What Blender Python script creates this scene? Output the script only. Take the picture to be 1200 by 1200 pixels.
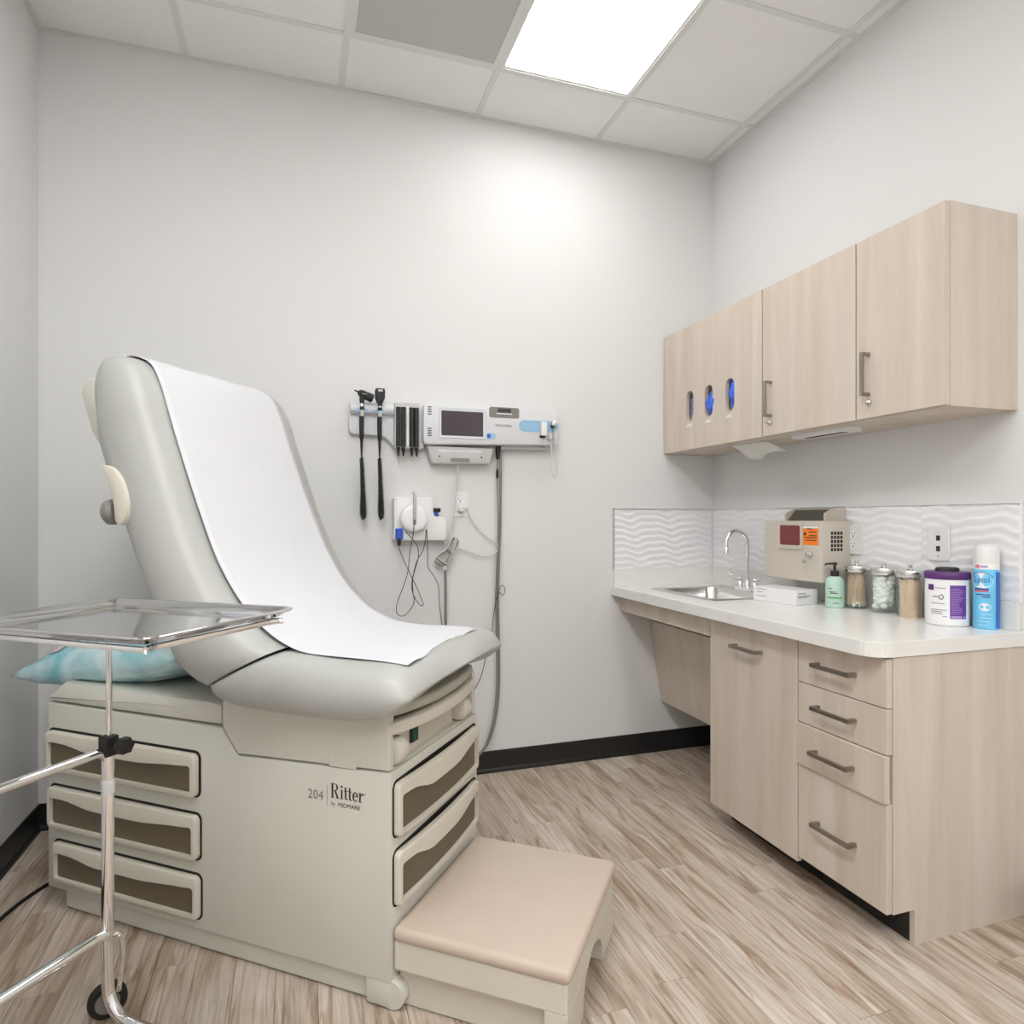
import bpy, bmesh, math, random
from mathutils import Vector, Matrix
random.seed(7)
PI = math.pi
for o in list(bpy.data.objects):
    bpy.data.objects.remove(o, do_unlink=True)
S = bpy.context.scene
C = S.collection

# ------------------------------------------------------------------ camera, light, exposure
XL, XR, YB, YF, ZC = -0.936, 2.083, 2.913, -2.60, 3.054
cam_d = bpy.data.cameras.new('camera'); cam = bpy.data.objects.new('camera', cam_d); C.objects.link(cam)
cam.location = (0, 0, 1.19); cam.rotation_euler = (PI/2, 0, -math.radians(18.3525))
cam_d.sensor_width = 36; cam_d.lens = 22.771; cam_d.shift_y = 0.0062; cam_d.clip_start = 0.02
S.camera = cam
w = bpy.data.worlds.new('world'); S.world = w; w.use_nodes = True
w.node_tree.nodes['Background'].inputs[0].default_value = (0.8, 0.85, 0.9, 1)
w.node_tree.nodes['Background'].inputs[1].default_value = 0.2
S.view_settings.view_transform = 'Standard'; S.view_settings.look = 'None'
S.view_settings.gamma = 1; S.view_settings.use_curve_mapping = False
S.view_settings.exposure = 0.05
LIGHT, LIGHT_A = 15.5, 9.3        # emission of the added out-of-view panels; the small one by the vent is dimmer

# ------------------------------------------------------------------ materials
M = {}
def srgb(r, g, b):
    f = lambda c: (c/255/12.92 if c/255 <= .04045 else ((c/255+.055)/1.055)**2.4)
    return (f(r), f(g), f(b), 1)
def mat(name, col, rough=.5, metal=0, bump=0, bscale=200, var=0, vscale=6, spec=None, trans=0, ior=None, coat=0, stretch=None):
    m = bpy.data.materials.new(name); m.use_nodes = True; M[name] = m
    nt = m.node_tree; b = nt.nodes['Principled BSDF']
    b.inputs['Base Color'].default_value = col; b.inputs['Roughness'].default_value = rough
    b.inputs['Metallic'].default_value = metal
    if spec is not None: b.inputs['Specular IOR Level'].default_value = spec
    if trans: b.inputs['Transmission Weight'].default_value = trans
    if ior: b.inputs['IOR'].default_value = ior
    if coat: b.inputs['Coat Weight'].default_value = coat
    tc = nt.nodes.new('ShaderNodeTexCoord')
    mp = nt.nodes.new('ShaderNodeMapping'); nt.links.new(tc.outputs['Object'], mp.inputs[0])
    if stretch: mp.inputs['Scale'].default_value = stretch
    if var:
        n = nt.nodes.new('ShaderNodeTexNoise'); n.inputs['Scale'].default_value = vscale; n.inputs['Detail'].default_value = 4
        nt.links.new(mp.outputs[0], n.inputs['Vector'])
        r = nt.nodes.new('ShaderNodeValToRGB')
        lo = tuple(c*(1-var) for c in col[:3])+(1,); hi = tuple(min(1, c*(1+var)) for c in col[:3])+(1,)
        r.color_ramp.elements[0].position = .3; r.color_ramp.elements[1].position = .7
        r.color_ramp.elements[0].color = lo; r.color_ramp.elements[1].color = hi
        nt.links.new(n.outputs['Fac'], r.inputs[0]); nt.links.new(r.outputs[0], b.inputs['Base Color'])
    if bump:
        n = nt.nodes.new('ShaderNodeTexNoise'); n.inputs['Scale'].default_value = bscale; n.inputs['Detail'].default_value = 3
        nt.links.new(mp.outputs[0], n.inputs['Vector'])
        bp = nt.nodes.new('ShaderNodeBump'); bp.inputs['Strength'].default_value = bump; bp.inputs['Distance'].default_value = .002
        nt.links.new(n.outputs['Fac'], bp.inputs['Height']); nt.links.new(bp.outputs[0], b.inputs['Normal'])
    return m
mat('wall', srgb(222, 222, 221), .8, bump=.12, bscale=260, spec=.06)
mat('tile', srgb(238, 238, 236), .85, bump=.25, bscale=420, var=.012, vscale=8)
mat('tee', srgb(222, 222, 220), .45, var=.01)
mat('black_base', srgb(30, 30, 31), .42, var=.15, vscale=9)
mat('table_body', srgb(207, 206, 196), .38, bump=.06, bscale=500, var=.015, vscale=3)
mat('table_beige', srgb(211, 205, 192), .4, bump=.06, bscale=500, var=.015)
mat('drawer_brown', srgb(104, 94, 76), .55, bump=.1, bscale=600, var=.06, vscale=3)
mat('vinyl', srgb(177, 178, 174), .4, bump=.12, bscale=420, var=.02, vscale=5)
mat('vinyl_edge', srgb(176, 172, 160), .45, bump=.1, bscale=420, var=.02)
mat('step_pad', srgb(197, 181, 166), .5, bump=.2, bscale=500, var=.02, vscale=10)
mat('paper', srgb(213, 213, 217), .85, bump=.35, bscale=28, var=.008, vscale=14)
mat('chrome', (.86, .86, .87, 1), .08, 1, var=.02, vscale=30)
mat('steel', (.70, .69, .67, 1), .2, 1, var=.04, vscale=20)
mat('tray_steel', (.60, .60, .61, 1), .07, 1, bump=.03, bscale=40, var=.02)
mat('nickel', (.36, .33, .29, 1), .36, 1, var=.05)
mat('black', srgb(22, 22, 23), .45, var=.15)
mat('black_soft', srgb(38, 38, 39), .6, var=.12)
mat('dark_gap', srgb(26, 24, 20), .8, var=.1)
mat('white_plastic', srgb(228, 228, 227), .4, var=.01)
mat('device', srgb(216, 217, 220), .4, var=.01)
mat('device_grey', srgb(190, 190, 188), .45, var=.02)
mat('screen', srgb(70, 60, 68), .15, var=.04, vscale=2)
mat('blue_pale', srgb(150, 190, 222), .4, var=.04)
mat('blue', srgb(45, 88, 190), .4, var=.06)
mat('glove', srgb(58, 104, 226), .4, var=.4, vscale=55)
mat('cord_grey', srgb(128, 126, 121), .5, var=.05)
mat('cord_white', srgb(205, 204, 200), .5, var=.03)
mat('cord_dark', srgb(58, 57, 55), .5, var=.05)
mat('quartz', srgb(231, 230, 226), .22, var=.022, vscale=9)
mat('sharps', srgb(202, 194, 182), .45, bump=.08, bscale=600, var=.015)
mat('sharps_dark', srgb(84, 80, 70), .5, var=.05)
mat('sharps_red', srgb(122, 52, 58), .3, var=.06)
mat('orange', srgb(247, 128, 22), .5, var=.03)
mat('ink', srgb(60, 56, 52), .6, var=.05)
mat('ink_soft', srgb(128, 126, 124), .6, var=.05)
mat('ink_red', srgb(165, 120, 112), .6, var=.05)
mat('soap', srgb(184, 212, 198), .25, var=.02)
mat('soap_green', srgb(106, 172, 118), .4, var=.03)

mat('stick', srgb(236, 206, 176), .6, var=.1, vscale=20)
mat('cotton', srgb(250, 250, 246), .9, bump=.5, bscale=90, var=.02)
mat('purple', srgb(86, 40, 108), .4, var=.05)
mat('purple_label', srgb(104, 60, 150), .45, var=.14, vscale=40)
mat('lavender', srgb(176, 150, 205), .5, var=.05)
mat('can_blue', srgb(112, 196, 236), .3, var=.1, vscale=14)
mat('can_deep', srgb(44, 104, 196), .3, var=.12, vscale=20)
mat('navy', srgb(50, 66, 150), .4, var=.05)
mat('red', srgb(214, 92, 84), .4, var=.05)
mat('rose', srgb(214, 130, 150), .45, var=.05)
mat('green_lamp', srgb(20, 92, 76), .3, var=.1)
mat('rubber', srgb(24, 24, 24), .6, var=.1)
mat('towel', srgb(226, 225, 218), .9, bump=.3, bscale=60, var=.015)
mat('wrap_pink', srgb(222, 196, 200), .4, var=.05)
mat('white_paint', srgb(236, 236, 238), .35, var=.008)
mat('brass', (.62, .55, .42, 1), .3, 1, var=.05)

def glass_mat():   # thin clear jar glass: mostly see-through with a fresnel reflection
    m = bpy.data.materials.new('glass'); m.use_nodes = True; M['glass'] = m
    nt = m.node_tree; nt.nodes.remove(nt.nodes['Principled BSDF']); out = nt.nodes['Material Output']
    tr = nt.nodes.new('ShaderNodeBsdfTransparent'); tr.inputs[0].default_value = (.96, .98, .975, 1)
    gl = nt.nodes.new('ShaderNodeBsdfGlossy'); gl.inputs['Roughness'].default_value = .03
    lw = nt.nodes.new('ShaderNodeLayerWeight'); lw.inputs[0].default_value = .25; fr = nt.nodes.new('ShaderNodeMath'); fr.operation = 'MULTIPLY_ADD'; fr.inputs[1].default_value = .35; fr.inputs[2].default_value = .03
    nt.links.new(lw.outputs['Facing'], fr.inputs[0])
    mx = nt.nodes.new('ShaderNodeMixShader')
    nt.links.new(fr.outputs[0], mx.inputs[0]); nt.links.new(tr.outputs[0], mx.inputs[1]); nt.links.new(gl.outputs[0], mx.inputs[2]); nt.links.new(mx.outputs[0], out.inputs[0])
glass_mat()
def emit(name, col, s):
    m = bpy.data.materials.new(name); m.use_nodes = True; M[name] = m
    b = m.node_tree.nodes['Principled BSDF']; b.inputs['Base Color'].default_value = col
    b.inputs['Emission Color'].default_value = col; b.inputs['Emission Strength'].default_value = s
emit('added_light_panel', (1, .997, .99, 1), LIGHT); emit('light_panel_small', (1, .997, .99, 1), LIGHT_A)

def wood(name, base, dark, light, axis=2):
    m = bpy.data.materials.new(name); m.use_nodes = True; M[name] = m
    nt = m.node_tree; b = nt.nodes['Principled BSDF']; b.inputs['Roughness'].default_value = .5
    b.inputs['Specular IOR Level'].default_value = .35
    tc = nt.nodes.new('ShaderNodeTexCoord'); oi = nt.nodes.new('ShaderNodeObjectInfo')
    add = nt.nodes.new('ShaderNodeVectorMath'); add.operation = 'ADD'
    mul = nt.nodes.new('ShaderNodeMath'); mul.operation = 'MULTIPLY'; mul.inputs[1].default_value = 7.3
    nt.links.new(oi.outputs['Random'], mul.inputs[0])
    nt.links.new(tc.outputs['Object'], add.inputs[0]); nt.links.new(mul.outputs[0], add.inputs[1])
    mp = nt.nodes.new('ShaderNodeMapping'); sc = [1, 1, 1]; sc[axis] = .07; mp.inputs['Scale'].default_value = sc
    nt.links.new(add.outputs[0], mp.inputs[0])
    n1 = nt.nodes.new('ShaderNodeTexNoise'); n1.inputs['Scale'].default_value = 14; n1.inputs['Detail'].default_value = 3; n1.inputs['Distortion'].default_value = .4
    n2 = nt.nodes.new('ShaderNodeTexNoise'); n2.inputs['Scale'].default_value = 150; n2.inputs['Detail'].default_value = 2
    for n in (n1, n2): nt.links.new(mp.outputs[0], n.inputs['Vector'])
    r = nt.nodes.new('ShaderNodeValToRGB'); e = r.color_ramp.elements
    e[0].position = .3; e[0].color = dark; e[1].position = .7; e[1].color = light
    x = r.color_ramp.elements.new(.5); x.color = base
    mx = nt.nodes.new('ShaderNodeMath'); mx.operation = 'MULTIPLY_ADD'; mx.inputs[1].default_value = .22; 
    nt.links.new(n2.outputs['Fac'], mx.inputs[0])
    sb = nt.nodes.new('ShaderNodeMath'); sb.operation = 'MULTIPLY_ADD'; sb.inputs[1].default_value = .85; sb.inputs[2].default_value = -.035
    nt.links.new(n1.outputs['Fac'], sb.inputs[0]); nt.links.new(sb.outputs[0], mx.inputs[2])
    nt.links.new(mx.outputs[0], r.inputs[0]); nt.links.new(r.outputs[0], b.inputs['Base Color'])
wood('laminate', srgb(207, 195, 182), srgb(199, 185, 171), srgb(214, 204, 193))

def plank_mat():
    m = bpy.data.materials.new('plank'); m.use_nodes = True; M['plank'] = m
    nt = m.node_tree; b = nt.nodes['Principled BSDF']; b.inputs['Roughness'].default_value = .5
    b.inputs['Specular IOR Level'].default_value = .3
    L = nt.links.new
    tc = nt.nodes.new('ShaderNodeTexCoord'); oi = nt.nodes.new('ShaderNodeObjectInfo')
    mul = nt.nodes.new('ShaderNodeMath'); mul.operation = 'MULTIPLY'; mul.inputs[1].default_value = 31.7; L(oi.outputs['Random'], mul.inputs[0])
    add = nt.nodes.new('ShaderNodeVectorMath'); L(tc.outputs['Object'], add.inputs[0]); L(mul.outputs[0], add.inputs[1])
    def noise(scale, sx, sy, det=4, dist=0.0):
        mp = nt.nodes.new('ShaderNodeMapping'); mp.inputs['Scale'].default_value = (sx, sy, 1); L(add.outputs[0], mp.inputs[0])
        n = nt.nodes.new('ShaderNodeTexNoise'); n.inputs['Scale'].default_value = scale; n.inputs['Detail'].default_value = det; n.inputs['Distortion'].default_value = dist
        L(mp.outputs[0], n.inputs['Vector']); return n
    n1 = noise(8, 1.4, .20, 6, 1.0); n2 = noise(52, 1.8, .075, 6, .9); n3 = noise(17, 1.4, .17, 5, 1.6)
    r1 = nt.nodes.new('ShaderNodeValToRGB'); e = r1.color_ramp.elements
    e[0].position = .32; e[0].color = srgb(172, 153, 134); e[1].position = .66; e[1].color = srgb(214, 204, 193)
    x = e.new(.5); x.color = srgb(199, 185, 171); L(n1.outputs['Fac'], r1.inputs[0])
    r2 = nt.nodes.new('ShaderNodeValToRGB'); e = r2.color_ramp.elements
    e[0].position = .36; e[0].color = (.46, .41, .36, 1); e[1].position = .56; e[1].color = (1, 1, 1, 1); L(n2.outputs['Fac'], r2.inputs[0])
    r3 = nt.nodes.new('ShaderNodeValToRGB'); e = r3.color_ramp.elements
    e[0].position = .34; e[0].color = (.60, .48, .37, 1); e[1].position = .46; e[1].color = (1, 1, 1, 1); L(n3.outputs['Fac'], r3.inputs[0])
    def mixmul(a, bb, f):
        mx = nt.nodes.new('ShaderNodeMix'); mx.data_type = 'RGBA'; mx.blend_type = 'MULTIPLY'; mx.inputs[0].default_value = f
        L(a, mx.inputs[6]); L(bb, mx.inputs[7]); return mx.outputs[2]
    c = mixmul(r1.outputs[0], r2.outputs[0], .50); c = mixmul(c, r3.outputs[0], .75)
    r4 = nt.nodes.new('ShaderNodeValToRGB'); e = r4.color_ramp.elements
    e[0].color = (.88, .86, .84, 1); e[1].color = (1, 1, 1, 1); L(oi.outputs['Random'], r4.inputs[0])
    c = mixmul(c, r4.outputs[0], .9)
    L(c, b.inputs['Base Color'])
    bp = nt.nodes.new('ShaderNodeBump'); bp.inputs['Strength'].default_value = .12; bp.inputs['Distance'].default_value = .001
    L(n2.outputs['Fac'], bp.inputs['Height']); L(bp.outputs[0], b.inputs['Normal'])
plank_mat()

def perf_mat():   # finely perforated sheet of the return-air grille
    m = bpy.data.materials.new('perforated'); m.use_nodes = True; M['perforated'] = m
    nt = m.node_tree; b = nt.nodes['Principled BSDF']; b.inputs['Roughness'].default_value = .5
    tc = nt.nodes.new('ShaderNodeTexCoord'); v = nt.nodes.new('ShaderNodeTexVoronoi'); v.inputs['Scale'].default_value = 230; v.inputs['Randomness'].default_value = 0
    nt.links.new(tc.outputs['Object'], v.inputs['Vector'])
    r = nt.nodes.new('ShaderNodeValToRGB'); e = r.color_ramp.elements
    e[0].position = .30; e[0].color = srgb(165, 164, 161); e[1].position = .45; e[1].color = srgb(208, 207, 204)
    nt.links.new(v.outputs['Distance'], r.inputs[0]); nt.links.new(r.outputs[0], b.inputs['Base Color'])
perf_mat()

# ------------------------------------------------------------------ mesh helpers
def catmull(pts, n=6, closed=False):
    P = [Vector(p) for p in pts]; out = []; N = len(P)
    rng = range(N if closed else N-1)
    for i in rng:
        p1, p2 = P[i], P[(i+1) % N]
        p0 = P[i-1] if (i > 0 or closed) else p1*2-p2
        p3 = P[(i+2) % N] if (i+2 < N or closed) else p2*2-p1
        for k in range(n):
            t = k/n
            out.append(.5*((2*p1)+(p2-p0)*t+(2*p0-5*p1+4*p2-p3)*t*t+(3*p1-p0-3*p2+p3)*t**3))
    if not closed: out.append(P[-1])
    return out

class MB:
    def __init__(s): s.v = []; s.f = []
    def add(s, vs, fs):
        o = len(s.v); s.v += [tuple(v) for v in vs]; s.f += [tuple(i+o for i in f) for f in fs]; return s
    def box(s, x0, x1, y0, y1, z0, z1):
        vs = [(x0,y0,z0),(x1,y0,z0),(x1,y1,z0),(x0,y1,z0),(x0,y0,z1),(x1,y0,z1),(x1,y1,z1),(x0,y1,z1)]
        return s.add(vs, [(0,3,2,1),(4,5,6,7),(0,1,5,4),(1,2,6,5),(2,3,7,6),(3,0,4,7)])
    def rbox(s, x0, x1, y0, y1, z0, z1, r=.005, seg=2):
        bm = bmesh.new(); bmesh.ops.create_cube(bm, size=1)
        for v in bm.verts: v.co = ((x0+x1)/2+v.co.x*(x1-x0), (y0+y1)/2+v.co.y*(y1-y0), (z0+z1)/2+v.co.z*(z1-z0))
        bmesh.ops.bevel(bm, geom=bm.edges[:], offset=r, segments=seg, profile=.5, affect='EDGES')
        bm.verts.index_update(); vs = [tuple(v.co) for v in bm.verts]; fs = [tuple(v.index for v in f.verts) for f in bm.faces]; bm.free()
        return s.add(vs, fs)
    def tube(s, pts, r, n=10, smooth=0, cap=True, closed=False, taper=None):
        P = catmull(pts, smooth, closed) if smooth else [Vector(p) for p in pts]
        N = len(P); T = []
        for i in range(N):
            a = P[(i-1) % N] if (closed or i > 0) else P[i]; b = P[(i+1) % N] if (closed or i < N-1) else P[i]
            t = (b-a); T.append(t.normalized() if t.length > 1e-9 else Vector((0,0,1)))
        up = Vector((0,0,1)) if abs(T[0].z) < .9 else Vector((1,0,0))
        u = T[0].cross(up).normalized(); vs = []
        for i in range(N):
            u = (u-T[i]*u.dot(T[i])).normalized(); w_ = T[i].cross(u)
            rr = r if taper is None else taper(i/(N-1))*r
            for k in range(n):
                a = 2*PI*k/n; vs.append(P[i]+u*math.cos(a)*rr+w_*math.sin(a)*rr)
        fs = []
        for i in range(N if closed else N-1):
            j = (i+1) % N
            for k in range(n): fs.append((i*n+k, i*n+(k+1)%n, j*n+(k+1)%n, j*n+k))
        if cap and not closed: fs += [tuple(range(n-1,-1,-1)), tuple((N-1)*n+k for k in range(n))]
        return s.add(vs, fs)
    def lathe(s, prof, n=24, c=(0,0,0), axis=None, sc=(1,1)):
        # prof: list of (r, h) along axis (default z)
        A = Vector(axis).normalized() if axis else Vector((0,0,1))
        U = A.cross(Vector((0,0,1)) if abs(A.z) < .9 else Vector((1,0,0))).normalized() if axis else Vector((1,0,0))
        W = A.cross(U); c = Vector(c); vs = []
        for r, h in prof:
            for k in range(n):
                a = 2*PI*k/n; vs.append(c+A*h+U*(math.cos(a)*r*sc[0])+W*(math.sin(a)*r*sc[1]))
        fs = []
        for i in range(len(prof)-1):
            for k in range(n): fs.append((i*n+k, i*n+(k+1)%n, (i+1)*n+(k+1)%n, (i+1)*n+k))
        fs += [tuple(range(n-1,-1,-1)), tuple((len(prof)-1)*n+k for k in range(n))]
        return s.add(vs, fs)
    def cyl(s, a, b, r, n=16, r2=None):
        a = Vector(a); b = Vector(b); return s.lathe([(r,0),(r if r2 is None else r2,(b-a).length)], n, a, (b-a))
    def prism(s, pts, f, d0, d1, bev=0):
        # outline pts (u,v), f(u,v,d)->xyz; front at d0 (bevelled), back at d1
        n = len(pts); rings = []
        if bev:
            sg = 1 if d1 > d0 else -1
            rings = [(inset(pts, bev), d0), (inset(pts, bev*.3), d0+sg*bev*.3), (pts, d0+sg*bev), (pts, d1)]
        else: rings = [(pts, d0), (pts, d1)]
        vs = [f(p[0], p[1], d) for ring, d in rings for p in ring]; fs = []
        for i in range(len(rings)-1):
            for k in range(n): fs.append((i*n+k, i*n+(k+1)%n, (i+1)*n+(k+1)%n, (i+1)*n+k))
        fs += [tuple(range(n-1,-1,-1)), tuple((len(rings)-1)*n+k for k in range(n))]
        return s.add(vs, fs)
    def ring(s, outer, inner, f, d0, d1, din, bev=.003):
        # frame with a hole: outer / inner outlines of the same length; din depth of the hole's wall
        n = len(outer); R = [(outer, d1), (outer, d0+bev), (inset(outer, bev*.3), d0+bev*.3), (inset(outer, bev), d0), (inner, d0), (inner, din)]
        vs = [f(p[0], p[1], d) for ring, d in R for p in ring]; fs = []
        for i in range(len(R)-1):
            for k in range(n): fs.append((i*n+k, i*n+(k+1)%n, (i+1)*n+(k+1)%n, (i+1)*n+k))
        return s.add(vs, fs)
    def ell(s, c, r, n=16, m=10):
        c = Vector(c); vs = [c+Vector((0,0,r[2]))]; fs = []
        for i in range(1, m):
            a = PI*i/m
            for k in range(n):
                b = 2*PI*k/n; vs.append(c+Vector((r[0]*math.sin(a)*math.cos(b), r[1]*math.sin(a)*math.sin(b), r[2]*math.cos(a))))
        vs.append(c-Vector((0,0,r[2])))
        for k in range(n): fs.append((0, 1+k, 1+(k+1)%n))
        for i in range(m-2):
            for k in range(n): fs.append((1+i*n+k, 1+(i+1)*n+k, 1+(i+1)*n+(k+1)%n, 1+i*n+(k+1)%n))
        for k in range(n): fs.append((len(vs)-1, 1+(m-2)*n+(k+1)%n, 1+(m-2)*n+k))
        return s.add(vs, fs)
    def map(s, fn): s.v = [tuple(fn(Vector(v))) for v in s.v]; return s
    def build(s, name, m, parent=None, smooth=False, angle=40):
        me = bpy.data.meshes.new(name); me.from_pydata(s.v, [], s.f); me.update()
        bm = bmesh.new(); bm.from_mesh(me); bmesh.ops.recalc_face_normals(bm, faces=bm.faces); bm.to_mesh(me); bm.free()
        if smooth:
            for p in me.polygons: p.use_smooth = True
            try: me.set_sharp_from_angle(angle=math.radians(angle))
            except Exception: pass
        o = bpy.data.objects.new(name, me); C.objects.link(o); o.parent = parent
        me.materials.append(M[m]); return o

def inset(pts, d):
    n = len(pts); A = sum(pts[i][0]*pts[(i+1)%n][1]-pts[(i+1)%n][0]*pts[i][1] for i in range(n)); sg = 1 if A > 0 else -1
    out = []
    for i in range(n):
        p0 = Vector(pts[i-1]); p1 = Vector(pts[i]); p2 = Vector(pts[(i+1)%n])
        e1 = (p1-p0); e2 = (p2-p1)
        if e1.length < 1e-9 or e2.length < 1e-9: out.append(tuple(p1)); continue
        e1.normalize(); e2.normalize()
        n1 = Vector((-e1.y, e1.x))*sg; n2 = Vector((-e2.y, e2.x))*sg
        b = n1+n2
        if b.length < 1e-6: out.append(tuple(p1)); continue
        b.normalize(); k = max(.35, b.dot(n1)); out.append(tuple(p1+b*(d/k)))
    return out
def rrect(u0, u1, v0, v1, r, n=4):
    out = []
    for cx, cy, a0 in ((u1-r, v0+r, -PI/2), (u1-r, v1-r, 0), (u0+r, v1-r, PI/2), (u0+r, v0+r, PI)):
        for k in range(n+1):
            a = a0+PI/2*k/n; out.append((cx+r*math.cos(a), cy+r*math.sin(a)))
    return out
def outline(u0, u1, v0, v1, r, top=None, k=16, n=4):
    # rounded rectangle with k extra points on bottom and top sides; top(t) lowers the top edge
    out = []
    for i in range(1, k): out.append((u0+r+(u1-u0-2*r)*i/k, v0))
    for cx, cy, a0 in ((u1-r, v0+r, -PI/2), (u1-r, v1-r, 0)):
        for j in range(n+1):
            a = a0+PI/2*j/n; out.append((cx+r*math.cos(a), cy+r*math.sin(a)))
    for i in range(k-1, 0, -1):
        t = i/k; out.append((u0+r+(u1-u0-2*r)*t, v1-(top(t) if top else 0)))
    for cx, cy, a0 in ((u0+r, v1-r, PI/2), (u0+r, v0+r, PI)):
        for j in range(n+1):
            a = a0+PI/2*j/n; out.append((cx+r*math.cos(a), cy+r*math.sin(a)))
    return out
def tag(o, label=None, cat=None, group=None, kind=None):
    if label: o['label'] = label
    if cat: o['category'] = cat
    if group: o['group'] = group
    if kind: o['kind'] = kind
    return o
def thing(name, label, cat, loc=(0,0,0), rz=0, group=None):
    o = bpy.data.objects.new(name, None); C.objects.link(o); o.empty_display_size = .05
    o.location = loc; o.rotation_euler = (0, 0, rz); return tag(o, label, cat, group)
def struct(o): o['kind'] = 'structure'; return o
def text_mb(txt, size, f, align='LEFT', sx=1.0, depth=0.0):
    cu = bpy.data.curves.new('t', 'FONT'); cu.body = txt; cu.size = size; cu.align_x = align; cu.resolution_u = 2
    o = bpy.data.objects.new('t', cu); C.objects.link(o); bpy.context.view_layer.update()
    me = bpy.data.meshes.new_from_object(o.evaluated_get(bpy.context.evaluated_depsgraph_get()))
    mb = MB(); mb.add([f(v.co.x*sx, v.co.y, 0) for v in me.vertices], [tuple(p.vertices) for p in me.polygons])
    bpy.data.objects.remove(o, do_unlink=True); bpy.data.meshes.remove(me); bpy.data.curves.remove(cu); return mb

# ------------------------------------------------------------------ room shell
T = .10
struct(MB().box(XL-T, XR+T, YF-T, YB+T, -.06, -.004).build('floor', 'cord_dark'))
floor = bpy.data.objects['floor']
struct(MB().box(XL-T, XR+T, YB, YB+T, 0, ZC+.12).build('wall_back', 'wall'))
struct(MB().box(XL-T, XL, YF-T, YB, 0, ZC+.12).build('wall_left', 'wall'))
struct(MB().box(XR, XR+T, YF-T, YB, 0, ZC+.12).build('wall_right', 'wall'))
struct(MB().box(XL, XR, YF-T, YF, 0, ZC+.12).build('wall_front', 'wall'))
ceil = struct(MB().box(XL-T, XR+T, YF-T, YB+T, ZC+.12, ZC+.2).build('ceiling', 'tile'))
# vinyl planks running towards the back wall
PW = .1016; nx = int((XR-XL)/PW)+1; mesh_cache = {}
x = .7600-PW*17
row = 0
while x < XR:
    x0, x1 = max(x, XL), min(x+PW, XR)
    y = YF-random.random()*.9
    if x1-x0 > .005:
        while y < YB:
            ln = .9144; y0, y1 = max(y, YF), min(y+ln, YB)
            if y1-y0 > .02:
                key = (round(x1-x0, 4), round(y1-y0, 4))
                if key not in mesh_cache:
                    g = .0004
                    mb = MB(); a, b = x1-x0, y1-y0
                    mb.add([(g,g,-.004),(a-g,g,-.004),(a-g,b-g,-.004),(g,b-g,-.004),(g,g,-.0006),(a-g,g,-.0006),(a-g,b-g,-.0006),(g,b-g,-.0006),
                            (2*g,2*g,0),(a-2*g,2*g,0),(a-2*g,b-2*g,0),(2*g,b-2*g,0)],
                           [(0,3,2,1),(0,1,5,4),(1,2,6,5),(2,3,7,6),(3,0,4,7),(4,5,9,8),(5,6,10,9),(6,7,11,10),(7,4,8,11),(8,9,10,11)])
                    o = mb.build('plank', 'plank', floor); mesh_cache[key] = o.data
                else:
                    o = bpy.data.objects.new('plank', mesh_cache[key]); C.objects.link(o); o.parent = floor
                o.location = (x0, y0, 0)
            y += ln
    x += PW; row += 1
# baseboards
def base_prof(mb, f, a, b):
    pr = [(0,0),(.012,0),(.010,.012),(.004,.02),(.004,.098),(.002,.101),(0,.101)]
    vs = [f(a, d, z) for d, z in pr]+[f(b, d, z) for d, z in pr]; n = len(pr)
    fs = [(i, (i+1)%n, n+(i+1)%n, n+i) for i in range(n)]+[tuple(range(n)), tuple(range(2*n-1, n-1, -1))]
    return mb.add(vs, fs)
struct(base_prof(MB(), lambda t,d,z: (t, YB-d, z), XL, XR).build('baseboard_back', 'black_base'))
struct(base_prof(MB(), lambda t,d,z: (XL+d, t, z), YF, YB).build('baseboard_left', 'black_base'))
struct(base_prof(MB(), lambda t,d,z: (XR-d, t, z), YF, 1.36).build('baseboard_right', 'black_base'))
struct(base_prof(MB(), lambda t,d,z: (t, YF+d, z), XL, XR).build('baseboard_front', 'black_base'))
# suspended ceiling
G = .6096
xs = [XL, -.4266, -.4266+G, -.4266+2*G, -.4266+3*G, -.4266+4*G, XR]
ys = [YB]+[2.569-k*G for k in range(9)]+[YF]
lights = [(3, 1), (3, 6), (3, 7), (1, 6), (1, 7), (1, 3), (1, 4)]          # (column, row) cells taken by one 2x2 and three added unseen 2x4 troffers
vents = [(2, 1)]
for i in range(6):
    for j in range(len(ys)-1):
        if (i, j) in lights or (i, j) in vents: continue
        x0, x1, y1, y0 = xs[i], xs[i+1], ys[j], ys[j+1]
        if x1-x0 < .01 or y1-y0 < .01: continue
        o = MB().rbox(-(x1-x0)/2+.006, (x1-x0)/2-.006, -(y1-y0)/2+.006, (y1-y0)/2-.006, 0, .018, .0015, 1).build('ceiling_tile', 'tile', ceil)
        o.location = ((x0+x1)/2, (y0+y1)/2, ZC+.002+.0015*random.random())
for xx in xs[1:-1]:
    MB().box(xx-.012, xx+.012, YF, YB, ZC-.001, ZC+.0035).box(xx-.003, xx+.003, YF, YB, ZC+.003, ZC+.04).build('ceiling_tee', 'tee', ceil)
for yy in ys[1:-1]:
    for i in range(6):
        a, b = xs[i], xs[i+1]
        rows = [j for j in range(len(ys)-1) if abs(ys[j+1]-yy) < 1e-4][0]
        if (i, rows) in lights and (i, rows+1) in lights: continue
        MB().box(a+.012, b-.012, yy-.012, yy+.012, ZC-.001, ZC+.003).box(a+.012, b-.012, yy-.003, yy+.003, ZC+.003, ZC+.04).build('ceiling_tee', 'tee', ceil)
MB().box(XL, XR, YB-.022, YB, ZC-.0015, ZC+.001).box(XL, XR, YB-.002, YB, ZC, ZC+.02).build('wall_angle', 'tee', ceil)
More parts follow.
